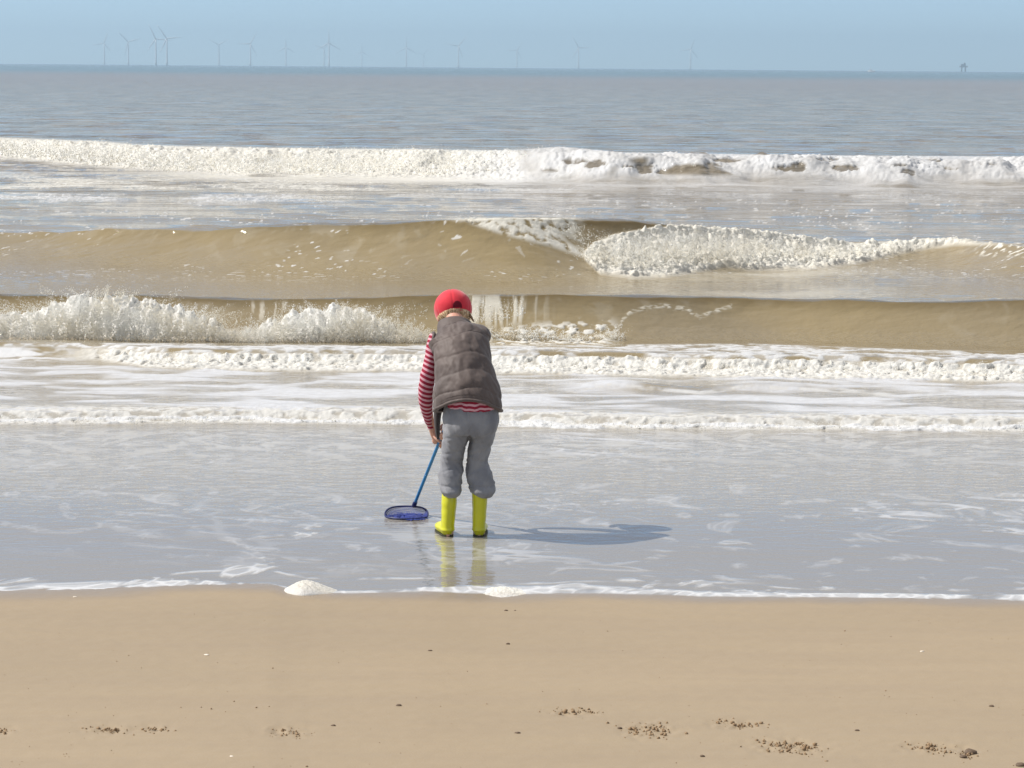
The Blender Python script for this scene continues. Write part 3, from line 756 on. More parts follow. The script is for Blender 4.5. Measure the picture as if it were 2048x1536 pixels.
# ------------------------------------------------------------------ wind farm, boat, platform
TURB = mat('turbine_paint', (0.70, 0.73, 0.76), 0.6)
def turbine(px, hub, label, ang, hubh=70.):
    hor = 143
    g0 = ray(px, 139)
    hy = float(ip(px, PL(0,131, 2048,146)))
    D = hubh * F / (hy - hub + 3)
    x = float(g0[0] / g0[1]) * D
    t = empty('wind_turbine', (x, D, 0), label=label, cat='wind turbine', group='wind turbines out at sea')
    mb = MB(); zz = np.linspace(-1, hubh - 1, 8); mb.tube([(0, 0, z) for z in zz], np.linspace(2.6, 1.5, 8), n=12)
    mb.build('tower', TURB).parent = t
    mb = MB(); mb.tube([(0, y, hubh) for y in (-4.5, -4, 3, 4, 5)], [0.8, 1.8, 2.0, 1.8, 0.5], n=10, side=(1, 0, 0)); mb.build('nacelle', TURB).parent = t
    for k in range(3):
        th_ = R(ang + 120 * k); d = np.array([math.sin(th_), 0, math.cos(th_)]); s_ = np.linspace(0, 1, 8)
        mb = MB(); mb.tube([np.array([0, -5.2, hubh]) + d * 42 * q for q in s_], np.interp(s_, [0, .15, .3, 1], [1.0, 1.7, 1.5, 0.4]), np.interp(s_, [0, 1], [0.7, 0.15]), n=8, side=np.cross(d, (0, 1, 0)))
        mb.build('blade', TURB).parent = t
TL = [(209,93,'leftmost faint wind turbine on the horizon',20), (257,90,'second wind turbine from the left, just left of the close pair',75), (312,84,'left turbine of the close pair on the left horizon',95), (334,83,'right turbine of the close pair on the left horizon',-35), (438,96,'faint turbine next right of the close pair',60),
    (501,94,'second turbine to the right of the close pair',30), (572,101,'turbine with one blade straight up, above the left sea',0), (648,103,'short turbine just left of a taller one',50), (658,92,'tall turbine just right of a shorter one',0), (724,110,'small turbine between the tall one and the one above the child',0),
    (813,101,'turbine above and left of the child',0), (847,115,'smallest far turbine just left above the child',40), (917,98,'turbine right above the red cap',40), (1034,107,'first turbine right of the child',30), (1157,101,'second turbine right of the child',-30), (1381,104,'rightmost wind turbine standing alone',20)]
for px, hub, lb, an in TL: turbine(px, hub, lb, an)
def platform():
    g = ray(1927, 139); D = 9000.; x = float(g[0] / g[1]) * D; k = D / F
    M_ = mat('platform_steel', (0.12, 0.13, 0.15), 0.6)
    t = empty('offshore_platform', (x, D, 0), label='dark offshore platform on legs at the right end of the horizon', cat='platform')
    for sx in (-6, 6):
        for sy in (-6, 6):
            mb = MB(); mb.tube([(sx, sy, -2), (sx * 0.9, sy * 0.9, 14)], 1.3, n=8); mb.build('leg', M_).parent = t
    mb = MB(); mb.box((0, 0, 16), (24, 18, 4)); mb.build('deck', M_, smooth=False).parent = t
    mb = MB(); mb.box((-1, 0, 21), (14, 12, 6)); mb.box((3, 0, 26), (5, 6, 4)); mb.build('cabin', M_, smooth=False).parent = t
platform()
def boat():
    g = ray(1743, 139); D = 3800.; x = float(g[0] / g[1]) * D
    M_ = mat('boat_white', (0.85, 0.86, 0.88), 0.4)
    t = empty('motor_boat', (x, D, 0), label='tiny white boat far out on the horizon at right', cat='boat')
    mb = MB(); s_ = np.linspace(-5, 5, 9)
    V, _ = tube_v([(q, 0, 0.7 + 0.02 * q * q * (q > 0)) for q in s_], np.interp(s_, [-5, -3, 2, 5], [1.4, 1.6, 1.4, 0.1]), np.interp(s_, [-5, 3, 5], [1.1, 1.2, 0.8]), 14, (0, 1, 0))
    mb.add(V, quads(9, 14, True).tolist()); mb.build('hull', M_).parent = t
    mb = MB(); mb.box((-1, 0, 2.3), (4, 2, 1.6)); mb.build('cabin', M_, smooth=False).parent = t
    mb = MB(); mb.tube([(-1, 0, 3), (-1, 0, 5)], 0.12, n=8); mb.build('mast', M_).parent = t
boat()

#@@A@@
# ------------------------------------------------------------------ the child
CY = 12.93
def S(px, py, d): return P(px, py, CY + d)
PER = empty('person', (S(925, 1076, 0)[0], CY, 0), label='child in red cap, grey quilted vest, rolled jeans and yellow boots bending over a net', cat='person')

def cloth(name, col, col2, sc, rough=0.85, bsc=60, bst=0.3, sheen=0.2):
    m = mat(name, col, rough, 0.25)
    b = m.node_tree.nodes['Principled BSDF']; v = coords(m)
    c = mixc(m, ramp(m, noise(m, v, sc, 4), [(0.35, (0, 0, 0)), (0.65, (1, 1, 1))]), col, col2)
    L(m, c, b.inputs['Base Color'])
    L(m, bump(m, noise(m, v, bsc, 3), bst, 0.004), b.inputs['Normal'])
    b.inputs['Sheen Weight'].default_value = sheen
    return m, c
SKIN, _ = cloth('skin', (0.62, 0.36, 0.27), (0.58, 0.30, 0.22), 20, 0.5, 200, 0.05, 0.0)
SKIN.node_tree.nodes['Principled BSDF'].inputs['Subsurface Weight'].default_value = 0.08
SKIN.node_tree.nodes['Principled BSDF'].inputs['Subsurface Radius'].default_value = (0.01, 0.004, 0.002)
VEST, _ = cloth('vest_fabric', (0.118, 0.090, 0.080), (0.094, 0.072, 0.065), 9, 0.6, 40, 0.25, 0.15)
VESTD, _ = cloth('vest_lining', (0.035, 0.030, 0.030), (0.05, 0.042, 0.04), 9, 0.7, 40, 0.2, 0.1)
JEAN, _ = cloth('denim', (0.275, 0.275, 0.290), (0.190, 0.192, 0.210), 14, 0.9, 220, 0.3, 0.15)
CAPM, _ = cloth('red_cotton', (0.64, 0.022, 0.042), (0.52, 0.014, 0.030), 16, 0.75, 120, 0.15, 0.3)
DARK = mat('gap_shade', (0.14, 0.008, 0.018), 0.9, 0.2)  # dark red standing in for shade at the cap's back
BOOT, _ = cloth('yellow_rubber', (0.61, 0.60, 0.022), (0.56, 0.55, 0.018), 8, 0.28, 12, 0.05, 0.0)
BOOT.node_tree.nodes['Principled BSDF'].inputs['Specular IOR Level'].default_value = 0.5
SOLE = mat('dark_rubber', (0.035, 0.035, 0.02), 0.6)
def stripe_mat():
    m = mat('striped_knit', (0.4, 0.05, 0.08), 0.85, 0.2)
    b = m.node_tree.nodes['Principled BSDF']; v = coords(m)
    s_ = math_(m, 'MULTIPLY', attr(m, 's'), 2 * math.pi / 0.0215)
    w_ = math_(m, 'SINE', s_)
    c = ramp(m, math_(m, 'ADD', math_(m, 'MULTIPLY', w_, 0.5), 0.5), [(0.50, (0.28, 0.018, 0.042)), (0.66, (0.62, 0.35, 0.40))])
    L(m, c, b.inputs['Base Color']); L(m, bump(m, noise(m, v, 200, 3), 0.3, 0.003), b.inputs['Normal'])
    return m
STRIPE = stripe_mat()
def hair_mat():
    m = mat('hair_strands', (0.4, 0.25, 0.12), 0.5, 0.5)
    b = m.node_tree.nodes['Principled BSDF']
    c = ramp(m, attr(m, 'tone'), [(0.0, (0.12, 0.065, 0.028)), (0.5, (0.40, 0.26, 0.13)), (1.0, (0.74, 0.56, 0.35))])
    L(m, c, b.inputs['Base Color']); return m
HAIR = hair_mat()

def rows(tab, k=6):             # (py, left, right, distance, half depth) -> centres, half widths, half depths
    t = cr(tab, k); c = S((t[:, 1] + t[:, 2]) / 2, t[:, 0], t[:, 3])
    return c, (t[:, 2] - t[:, 1]) / 2 * (CY + t[:, 3]) / F, t[:, 4], t[:, 0]

# head frame: bowed forwards, tipped a little to the left
hc = S(906, 618, 0.34)
n_ = np.array([-0.14, math.sin(R(31)), math.cos(R(31))]); n_ /= np.linalg.norm(n_)
xh = np.array([1, 0, 0.0]); xh -= xh @ n_ * n_; xh /= np.linalg.norm(xh); fh = np.cross(n_, xh)   # fh = forwards (towards the sea, down)
HR = np.stack([xh, fh, n_], 1)  # local -> world columns
def hp(x, f, u): return hc + x * xh + f * fh + u * n_

# the net's handle line, needed for the hands
HA = S(877, 888, 0.25); HB = S(828, 1011, 0.625)
hd = (HB - HA) / np.linalg.norm(HB - HA)
def grip(mb, c, wrist, s=1.0):
    out = wrist - c; out -= out @ hd * hd; out /= np.linalg.norm(out)
    sd_ = np.cross(hd, out)
    pc = c + out * 0.021 * s
    mb.ball(pc, (0.017 * s, 0.017 * s, 0.030 * s), 12, rot=np.stack([out, sd_, hd], 1))
    mb.tube(cr([wrist, wrist * 0.5 + pc * 0.5, pc], 4), np.interp(np.linspace(0, 1, 9), [0, .5, 1], [.016, .017, .015]), np.interp(np.linspace(0, 1, 9), [0, 1], [.014, .018]), 14)
    for i in range(4):
        o = (-0.022 + 0.0150 * i) * s; ln = [3.9, 4.3, 4.2, 3.5][i]
        pts = []
        for q in np.linspace(0, 1, 9):
            an = -0.25 + ln * q; rr_ = (0.0155 + 0.003 * (1 - q)) * s
            pts.append(c + hd * (o + 0.002 * math.sin(3 * q)) + rr_ * (math.cos(an) * out + math.sin(an) * sd_))
        mb.tube(pts, np.array([.0078, .0078, .0075, .0078, .0072, .0070, .0072, .0066, .0045]) * s * (0.9 if i == 3 else 1), n=10, side=hd)
    pts = [pc - hd * 0.018 + 0 * out, pc - hd * 0.034 * s - sd_ * 0.014, c - hd * 0.036 * s - sd_ * 0.019, c - hd * 0.030 * s - sd_ * 0.014 - out * 0.014]
    mb.tube(cr(pts, 3), np.interp(np.linspace(0, 1, 10), [0, .5, 1], [.0105, .0085, .0055]), n=10)

def body():
    mb = MB()
    mb.ball(hc - 0.012 * n_, (0.071, 0.088, 0.088), 20, rot=HR)
    mb.ball(hp(0, 0.045, -0.065), (0.050, 0.045, 0.050), 16, rot=HR)            # jaw
    mb.ball(hp(0, 0.092, -0.035), (0.011, 0.014, 0.016), 10, rot=HR)           # nose
    for s_ in (-1, 1):
        mb.ball(hp(s_ * 0.072, -0.005, -0.036), (0.008, 0.016, 0.024), 12, rot=HR)   # ear
        mb.ball(hp(s_ * 0.030, 0.074, -0.008), (0.020, 0.010, 0.007), 8, rot=HR)      # brow
        mb.ball(hp(s_ * 0.034, 0.060, -0.050), (0.022, 0.020, 0.022), 10, rot=HR)     # cheek
    mb.ball(hp(0, 0.086, -0.068), (0.020, 0.009, 0.005), 8, rot=HR); mb.ball(hp(0, 0.085, -0.076), (0.017, 0.009, 0.005), 8, rot=HR)
    mb.tube([S(912, 690, 0.15), S(910, 655, 0.22), S(908, 630, 0.29)], [0.05, 0.042, 0.042], n=18)
    c, ru, rv, _ = rows([(840, 905, 980, -0.03, .07), (800, 890, 980, -0.02, .075), (750, 885, 970, 0.04, .075), (700, 876, 972, 0.11, .075), (670, 872, 966, 0.16, .06), (655, 890, 945, 0.19, .05)])
    mb.tube(c, ru, rv, 24)
    # left arm
    mb.tube(cr([S(872, 684, 0.15), S(856, 735, 0.13), S(851, 775, 0.13), S(858, 825, 0.18), S(864, 856, 0.225)], 4), np.interp(np.linspace(0, 1, 17), [0, .45, .55, .75, 1], [.027, .022, .021, .018, .0150]), n=16)
    grip(mb, HA - hd * 0.012, S(864, 857, 0.227))
    # right arm, in front of the belly
    mb.tube(cr([S(956, 690, 0.17), S(962, 745, 0.21), S(955, 795, 0.26), S(920, 840, 0.28), S(892, 860, 0.25)], 4), np.interp(np.linspace(0, 1, 17), [0, .45, .55, .75, 1], [.027, .022, .021, .018, .0150]), n=16)
    grip(mb, HA - hd * 0.085, S(892, 861, 0.25), 0.95)
    for s_ in (-1, 1):
        x0, x1, x2 = (911, 905, 896) if s_ < 0 else (963, 957, 959)
        mb.tube(cr([S(x0, 835, -0.03), S(x1, 930, 0.03), S(x2, 1000, 0.0), S(x2, 1060, 0.0)], 4), np.interp(np.linspace(0, 1, 13), [0, .35, .6, .75, 1], [.042, .034, .026, .022, .019]), n=16)
        mb.ball(S(x2, 1066, 0.05), (0.026, 0.08, 0.020), 10)
    V, Nn, Fc = mb.remeshed(0.0028, 3)
    o = npmesh_poly('body', V, Fc, SKIN, PER)
    EY = mat('eye', (0.75, 0.75, 0.74), 0.2)
    for s_ in (-1, 1):
        e = MB(); e.ball(hp(s_ * 0.029, 0.072, -0.022), 0.0105, 8); e.build('eye', EY).parent = PER; SC.objects[-1]
def npmesh_poly(name, V, Fc, mat_, parent, attrs=None):
    me = bpy.data.meshes.new(name); me.from_pydata(np.asarray(V).tolist(), [], Fc)
    me.polygons.foreach_set('use_smooth', [True] * len(me.polygons)); me.materials.append(mat_)
    for n, a in (attrs or {}).items():
        at = me.attributes.new(n, 'FLOAT', 'POINT'); at.data.foreach_set('value', np.asarray(a, np.float32))
    o = bpy.data.objects.new(name, me); return link(o, parent)
body()
for o in list(SC.objects):      # parts built in world space keep their place under the person
    if o.name.startswith('eye'): o.matrix_parent_inverse = PER.matrix_basis.inverted()

def trousers():
    mb = MB()
    c, ru, rv, _ = rows([(806, 891, 1000, -0.025, .088), (820, 888, 1000, -0.03, .098), (845, 885, 997, -0.035, .104), (862, 886, 992, -0.03, .095)])
    mb.tube(c, ru, rv, 32)
    for tab in ([(835, 887, 940, -0.025, .085), (855, 884, 941, -0.022, .086), (870, 883, 939, -0.012, .082), (884, 882, 934, 0.0, .076), (905, 881, 928, 0.012, .068), (920, 880, 926, 0.02, .064), (935, 880, 927, 0.018, .060), (950, 878, 926, 0.012, .060), (968, 878, 925, 0.004, .061), (982, 880, 924, 0.0, .060), (990, 884, 921, 0.0, .054)],
                [(835, 940, 999, -0.025, .085), (855, 938, 995, -0.022, .086), (870, 938, 992, -0.012, .080), (884, 938, 987, 0.0, .074), (905, 935, 980, 0.014, .066), (920, 933, 977, 0.02, .062), (935, 932, 979, 0.018, .060), (950, 932, 983, 0.012, .060), (968, 934, 989, 0.004, .062), (980, 936, 989, 0.0, .060), (990, 939, 981, 0.0, .052)]):
        c, ru, rv, _ = rows(tab, 4); mb.tube(c, ru * 0.97, rv, 28)
    V, Nn, Fc = mb.remeshed(0.0045, 4)
    z = V[:, 2]; leg = np.where(V[:, 0] < S(934, 900, 0)[0], 0.0, 3.7)
    low = 1 - sst(0.26, 0.38, z)
    q = V.copy(); q[:, 0] *= 5; q[:, 1] *= 5; q[:, 2] = q[:, 2] * 15 + leg + 0.35 * np.sin(V[:, 0] * 40)
    f1 = pn3(q, 1)
    f1 = 1 - 2.2 * np.abs(f1)                       # sharp-edged rolls of cloth
    q2 = V * np.array([9, 9, 6]) + leg[:, None]; q2[:, 2] += V[:, 0] * 7
    q3 = V * np.array([16, 16, 20]); q3[:, 2] += V[:, 0] * 30 * np.where(leg > 1, -1, 1)
    f2 = pn3(q2, 2) + 0.5 * pn3(q2 * 2.2, 3) + 0.55 * (0.5 - 2 * np.abs(pn3(q3, 5)))
    seam = -0.004 * np.exp(-((V[:, 0] - S(941, 850, 0)[0]) / 0.006) ** 2) * (z > 0.4) * (V[:, 1] < CY)
    for zc, tilt in ((0.455, 0.25), (0.425, -0.3), (0.385, 0.35), (0.345, -0.2), (0.31, 0.3)):
        dz_ = z - zc - tilt * (V[:, 0] - np.where(leg > 1, S(958, 900, 0)[0], S(905, 900, 0)[0])) - 0.010 * pn3(V * 12, 11)
        V = V - Nn * (0.0022 * np.exp(-(dz_ / 0.006) ** 2) * (V[:, 1] < CY + 0.03) * (z < 0.5))[:, None]
    V = V + Nn * (low * 0.0068 * f1 + (0.0062 + 0.001 * low) * f2 + seam)[:, None]
    cuff = np.exp(-((z - 0.205) / 0.012) ** 2) * 0.005 - np.exp(-((z - 0.232) / 0.005) ** 2) * 0.004
    V = V + Nn * np.array([1, 1, 0]) * cuff[:, None]
    npmesh_poly('trousers', V, Fc, JEAN, PER)
trousers()

def vest():
    tab = [(822, 867, 1004, -0.045, .118), (812, 866, 1005, -0.042, .122), (800, 866, 1004, -0.036, .124), (780, 867, 1000, -0.018, .122), (750, 868, 990, 0.018, .118), (720, 867, 983, 0.058, .112), (700, 866, 981, 0.088, .106), (688, 859, 982, 0.110, .096), (678, 856, 980, 0.128, .084), (670, 863, 965, 0.146, .070), (664, 872, 952, 0.162, .060), (657, 874, 946, 0.180, .056), (649, 876, 944, 0.200, .054)]
    c, ru, rv, pyr = rows(tab, 14)
    V, ph = tube_v(c, ru, rv, 144)
    m = len(c); T = np.gradient(c, axis=0); T /= np.linalg.norm(T, axis=1)[:, None]
    back = np.clip((c[:, None, 1] - V[..., 1]) / rv[:, None], 0, 1)
    side = np.clip((V[..., 0] - c[:, None, 0]) / ru[:, None], -1, 1)
    s_ = np.linspace(0, 1, m)[:, None]
    rad = V - c[:, None]; rad /= np.linalg.norm(rad, axis=2)[..., None]
    # quilted panels
    lines = np.array([842, 800, 765, 728, 692, 664, 640.])
    pq = pyr[:, None] + 5 * (1 - side ** 2) * 0 + 2.5 * np.sin(side * 5)
    k = np.clip(np.searchsorted(-lines, -pq) - 1, 0, len(lines) - 2)
    fr = (lines[k] - pq) / (lines[k] - lines[k + 1])
    puff = np.abs(np.sin(np.pi * fr)) ** 0.28
    Q = V * np.array([10, 10, 7]); Q[..., 2] += V[..., 0] * 12
    wr = pn3(Q, 5) + 0.6 * pn3(Q * np.array([2.4, 2.4, 1.1]), 6) + 0.3 * pn3(Q * 3.2, 7) - 0.5 * np.abs(pn3(Q * np.array([2.0, 2.0, 3.5]), 9)) - 0.35 * np.abs(pn3(Q * np.array([5.0, 5.0, 2.5]), 10))
    soft = np.where(pyr < 664, 0.25, 1.0)[:, None]
    V = V + rad * (0.0085 * (puff - 0.8) + 0.0050 * wr * (0.5 + puff))[..., None] * soft[..., None]
    yoke = 0.010 * np.exp(-((pyr[:, None] - 676) / 3.0) ** 2)
    # hem curves up in the middle of the back
    lift = 0.046 * np.clip(back, 0, 1) * (1 - 0.75 * np.abs(side) ** 2.5) * (1 - sst(0.0, 0.45, s_))
    V = V + T[:, None] * lift[..., None]
    mb = MB()
    inner = V[:5][::-1] - rad[:5][::-1] * 0.016
    coll = V[-4:][::-1] - rad[-4:][::-1] * 0.012
    A = np.concatenate([inner, V[:1] - rad[:1] * 0.004 - T[:1, None] * 0.005, V, V[-1:] - rad[-1:] * 0.006 + T[-1:, None] * 0.003, coll])
    mb.add(A, quads(len(A), 144, True).tolist())
    # hem binding
    hem = V[1] + rad[1] * 0.001
    tv, _ = tube_v(np.concatenate([hem, hem[:1]]), 0.0075, n=8, side=(0, 0, 1)); mb.add(tv, quads(145, 8, True).tolist())
    # armhole binding and shoulder caps
    for sx, cc, rr_ in ((-1, S(863, 684, 0.135), 0.036), (1, S(969, 690, 0.15), 0.034)):
        an = np.linspace(0, 2 * np.pi, 33)
        pts = [cc + np.array([sx * 0.006 * math.cos(a), math.cos(a) * rr_ * 0.9, math.sin(a) * rr_ * 1.15]) + np.array([-sx * 0.01 * math.sin(a), 0, 0]) for a in an]
        tv, _ = tube_v(pts, 0.008, n=8, side=(1, 0, 0)); mb.add(tv, quads(33, 8, True).tolist())
    o = mb.build('vest', VEST, PER)
    # dark open front flap hanging beside the thigh
    mb = MB(); t = cr([(798, 867, 884, 0.075, .035), (815, 867, 885, 0.082, .035), (835, 867.5, 882, 0.088, .032), (855, 869, 880, 0.092, .028), (868, 871, 880, 0.095, .022), (878, 873.5, 878, 0.097, .012)], 5)
    c = S((t[:, 1] + t[:, 2]) / 2, t[:, 0], t[:, 3]); mb.tube(c, (t[:, 2] - t[:, 1]) / 2 * 13.1 / F, t[:, 4], 20)
    mb.build('vest_flap', VESTD, PER)
vest()

def shirt():
    mb = MB()
    # torso, showing below the hem of the vest
    c, ru, rv, _ = rows([(810, 890, 999, -0.032, .100), (805, 889, 1000, -0.034, .107), (800, 889, 998, -0.030, .108), (780, 888, 990, -0.012, .104), (740, 886, 975, 0.03, .095), (700, 880, 970, 0.09, .085)], 6)
    V, ph = tube_v(c, ru, rv, 64)
    z = V[..., 2]
    rad = V - c[:, None]; rad /= np.linalg.norm(rad, axis=2)[..., None]
    wv = 0.004 * np.sin(ph * 7)[None] * np.ones_like(z) + 0.003 * np.sin(ph * 17 + 1)[None]
    V = V + rad * wv[..., None]; V[..., 2] += wv * 0.8 * (1 - np.linspace(0, 1, len(c)))[:, None]
    s_ = (z - z.min()) + wv * 1.2
    V2 = np.concatenate([V[:1] - rad[:1] * 0.02 + np.array([0, 0, 0.01]), V]); s2 = np.concatenate([s_[:1], s_])
    mb.add(V2, quads(len(V2), 64, True).tolist(), s2)
    for tab, d0 in (([(672, 858, 884, 0.15, .034), (684, 855, 882, 0.14, .040), (700, 851, 879, 0.13, .040), (720, 848, 875, 0.125, .038), (740, 844, 872, 0.12, .036), (757, 840, 870, 0.12, .035), (772, 837.5, 868, 0.125, .034), (788, 837, 867, 0.135, .033), (805, 838, 866, 0.15, .031), (822, 843, 865, 0.175, .027), (838, 848, 866, 0.20, .024), (850, 854, 867.5, 0.215, .019), (855, 855.5, 868.5, 0.22, .018)], 0),):
        t = cr(tab, 8); c = S((t[:, 1] + t[:, 2]) / 2, t[:, 0], t[:, 3]); ru = (t[:, 2] - t[:, 1]) / 2 * 13.16 / F
        V, ph = tube_v(c, ru, t[:, 4], 40); s_ = np.concatenate([[0], np.cumsum(np.linalg.norm(np.diff(c, axis=0), axis=1))])
        rad = V - c[:, None]; rad /= np.linalg.norm(rad, axis=2)[..., None]
        Q = V * np.array([14, 14, 26]); w_ = pn3(Q, 4) + 0.5 * pn3(Q * 2, 8)
        V = V + rad * (0.0032 * w_)[..., None]
        sa = np.repeat(s_[:, None], 40, 1) - 0.22 * (V[..., 0] - c[:, None, 0]) + 0.12 * (V[..., 1] - c[:, None, 1])
        V2 = np.concatenate([V, V[-1:] - rad[-1:] * 0.006]); mb.add(V2, quads(len(V2), 40, True).tolist(), np.concatenate([sa, sa[-1:]]))
    pts = cr([S(956, 690, 0.17), S(962, 745, 0.21), S(955, 795, 0.26), S(922, 838, 0.28), S(903, 853, 0.262)], 8)
    s_ = np.concatenate([[0], np.cumsum(np.linalg.norm(np.diff(pts, axis=0), axis=1))])
    mb.tube(pts, np.interp(np.linspace(0, 1, len(pts)), [0, .5, .8, 1], [.042, .036, .028, .021]), n=32, cap=False, a=s_)
    mb.build('shirt', STRIPE, PER, attr='s')
shirt()

def cap_():
    a, b, h = 0.0875, 0.101, 0.089
    hcut = -0.052
    th0 = math.acos(hcut / h)
    th = np.linspace(0.02, th0, 48); ph = np.linspace(0, 2 * np.pi, 120, endpoint=False)
    TH, PH = np.meshgrid(th, ph, indexing='ij')
    seam = np.min(np.abs((PH[..., None] - (np.arange(7) * np.pi / 3 + np.pi / 6) + np.pi) % (2 * np.pi) - np.pi), -1)
    rr_ = 1 - 0.026 * np.exp(-(seam * np.sin(TH) / 0.030) ** 2) + 0.010 * fbm(np.cos(PH) * 2, np.sin(PH) * 2 + TH * 2, 3, 60)
    rim = sst(th0 - 0.10, th0 - 0.07, TH); rr_ += 0.012 * rim
    rr_ -= 0.02 * np.exp(-(((PH - 4.95) / 0.33) ** 2 + ((TH - th0 + 0.62) / 0.28) ** 2))        # dent at the back, right of the middle
    # slightly flattened crown
    Zc = np.cos(TH) * h * rr_; Xc = np.sin(TH) * np.cos(PH) * a * rr_; Yc = np.sin(TH) * np.sin(PH) * b * rr_
    V = np.stack([Xc, Yc, Zc], -1)
    inn = V[-8:][::-1] * np.array([0.965, 0.965, 1]);
    A = np.concatenate([V, inn])
    Wd = hc + A @ HR.T
    mb = MB(); Wf = Wd.reshape(-1, 3)
    f = quads(len(A), 120, True).tolist(); k = len(Wf)
    mb.add(np.concatenate([Wf, [hc + n_ * h]]), f + [(k, i, (i + 1) % 120) for i in range(120)])
    o = mb.build('cap', CAPM, PER)
    bt = MB(); bt.ball(hc + n_ * (h + 0.002), (0.006, 0.006, 0.004), 8, rot=HR); b_ = bt.build('button', CAPM, o)
    # peak
    nx, ny = 25, 10; u = np.linspace(-1.05, 1.05, nx); v = np.linspace(0, 1, ny)
    U, Vv = np.meshgrid(u, v)
    x = np.sin(U) * a * 0.98; y = np.cos(U) * b * 0.93 + Vv * 0.070 * np.cos(U * 1.2); z = hcut + 0.004 - 0.35 * x * x / a - 0.016 * Vv
    top = np.stack([x, y, z], -1); bo = top + np.array([0, 0, -0.004])
    mb = MB(); q = quads(ny, nx).tolist(); n1 = ny * nx
    edge = [(i * nx, (i + 1) * nx, (i + 1) * nx + n1, i * nx + n1) for i in range(ny - 1)] + [((ny - 1) * nx + j, (ny - 1) * nx + j + 1, (ny - 1) * nx + j + 1 + n1, (ny - 1) * nx + j + n1) for j in range(nx - 1)] + [((i + 1) * nx - 1 + nx, (i + 1) * nx - 1, (i + 1) * nx - 1 + n1, (i + 1) * nx - 1 + nx + n1) for i in range(ny - 1)]
    mb.add(np.concatenate([(hc + top.reshape(-1, 3) @ HR.T), (hc + bo.reshape(-1, 3) @ HR.T)]), q + [tuple(i + n1 for i in reversed(f_)) for f_ in q] + edge)
    mb.build('peak', CAPM, o)
    # shade of the cap's back opening, painted as a dark patch right of the middle
    def patch(name, p0, p1, t0, t1, lift, m_, arch=False):
        pp = np.linspace(p0, p1, 17); tt = np.linspace(0, 1, 9); PP, TT = np.meshgrid(pp, tt)
        pk = (PP - (p0 + p1) / 2) / ((p1 - p0) / 2)
        ttop = t1 - (t1 - t0) * (np.sqrt(np.clip(1 - pk ** 2, 0, 1)) if arch else 1)
        TT = ttop + (t1 - ttop) * TT
        q_ = 1.0 + lift
        Vp = np.stack([np.sin(TT) * np.cos(PP) * a * q_, np.sin(TT) * np.sin(PP) * b * q_, np.cos(TT) * h * q_], -1)
        mb_ = MB(); mb_.add(hc + Vp.reshape(-1, 3) @ HR.T, quads(9, 17).tolist()); return mb_.build(name, m_, o)
    patch('back_opening_shade', 4.66, 5.22, th0 - 0.52, th0 - 0.17, 0.004, DARK, True)
    # hair
    mb = MB(); rs = np.random.default_rng(3)
    th = np.linspace(th0 - 0.15, th0 + 0.80, 16); ph = np.linspace(math.pi * 0.92, math.pi * 2.08, 60)
    TH, PH = np.meshgrid(th, ph, indexing='ij')
    q_ = 0.985 + 0.03 * fbm(PH * 7, TH * 2.5, 3, 70)
    Vh = np.stack([np.sin(TH) * np.cos(PH) * a * q_, np.sin(TH) * np.sin(PH) * b * q_, np.cos(TH) * h * q_], -1)
    mb.add(hc + Vh.reshape(-1, 3) @ HR.T, quads(16, 60).tolist(), (0.25 + 0.5 * fbm(PH * 22, TH * 3, 3, 71)).ravel())
    for i in range(700):
        p_ = rs.uniform(math.pi * 0.94, math.pi * 2.06); t0 = th0 - 0.12 + rs.normal() * 0.02; ln = rs.uniform(0.6, 1.05)
        fl = rs.uniform(-0.02, 0.16); sw = rs.normal() * 0.16; pts = []
        for q in np.linspace(0, 1, 7):
            tt = t0 + ln * q; pp = p_ + sw * q + 0.05 * math.sin(q * 6 + i); qq = 0.965 + 0.02 * rs.random() + fl * q * q * 1.4
            pts.append(hc + HR @ np.array([math.sin(tt) * math.cos(pp) * a * qq, math.sin(tt) * math.sin(pp) * b * qq, math.cos(tt) * h * qq]))
        mb.tube(pts, np.array([.0024, .0030, .0031, .0028, .0024, .0016, .0006]) * rs.uniform(.9, 1.7), n=5, a=[rs.uniform(0.1, 1.0)] * 7)
    mb.tube(cr([S(940, 630, 0.30), S(944, 637, 0.29), S(947, 642, 0.29), S(949, 643, 0.29)], 3), [.006, .006, .0055, .005, .0045, .004, .0035, .003, .002, .001], n=6, a=[0.2] * 10)
    mb.build('hair', HAIR, PER, attr='tone')
cap_()

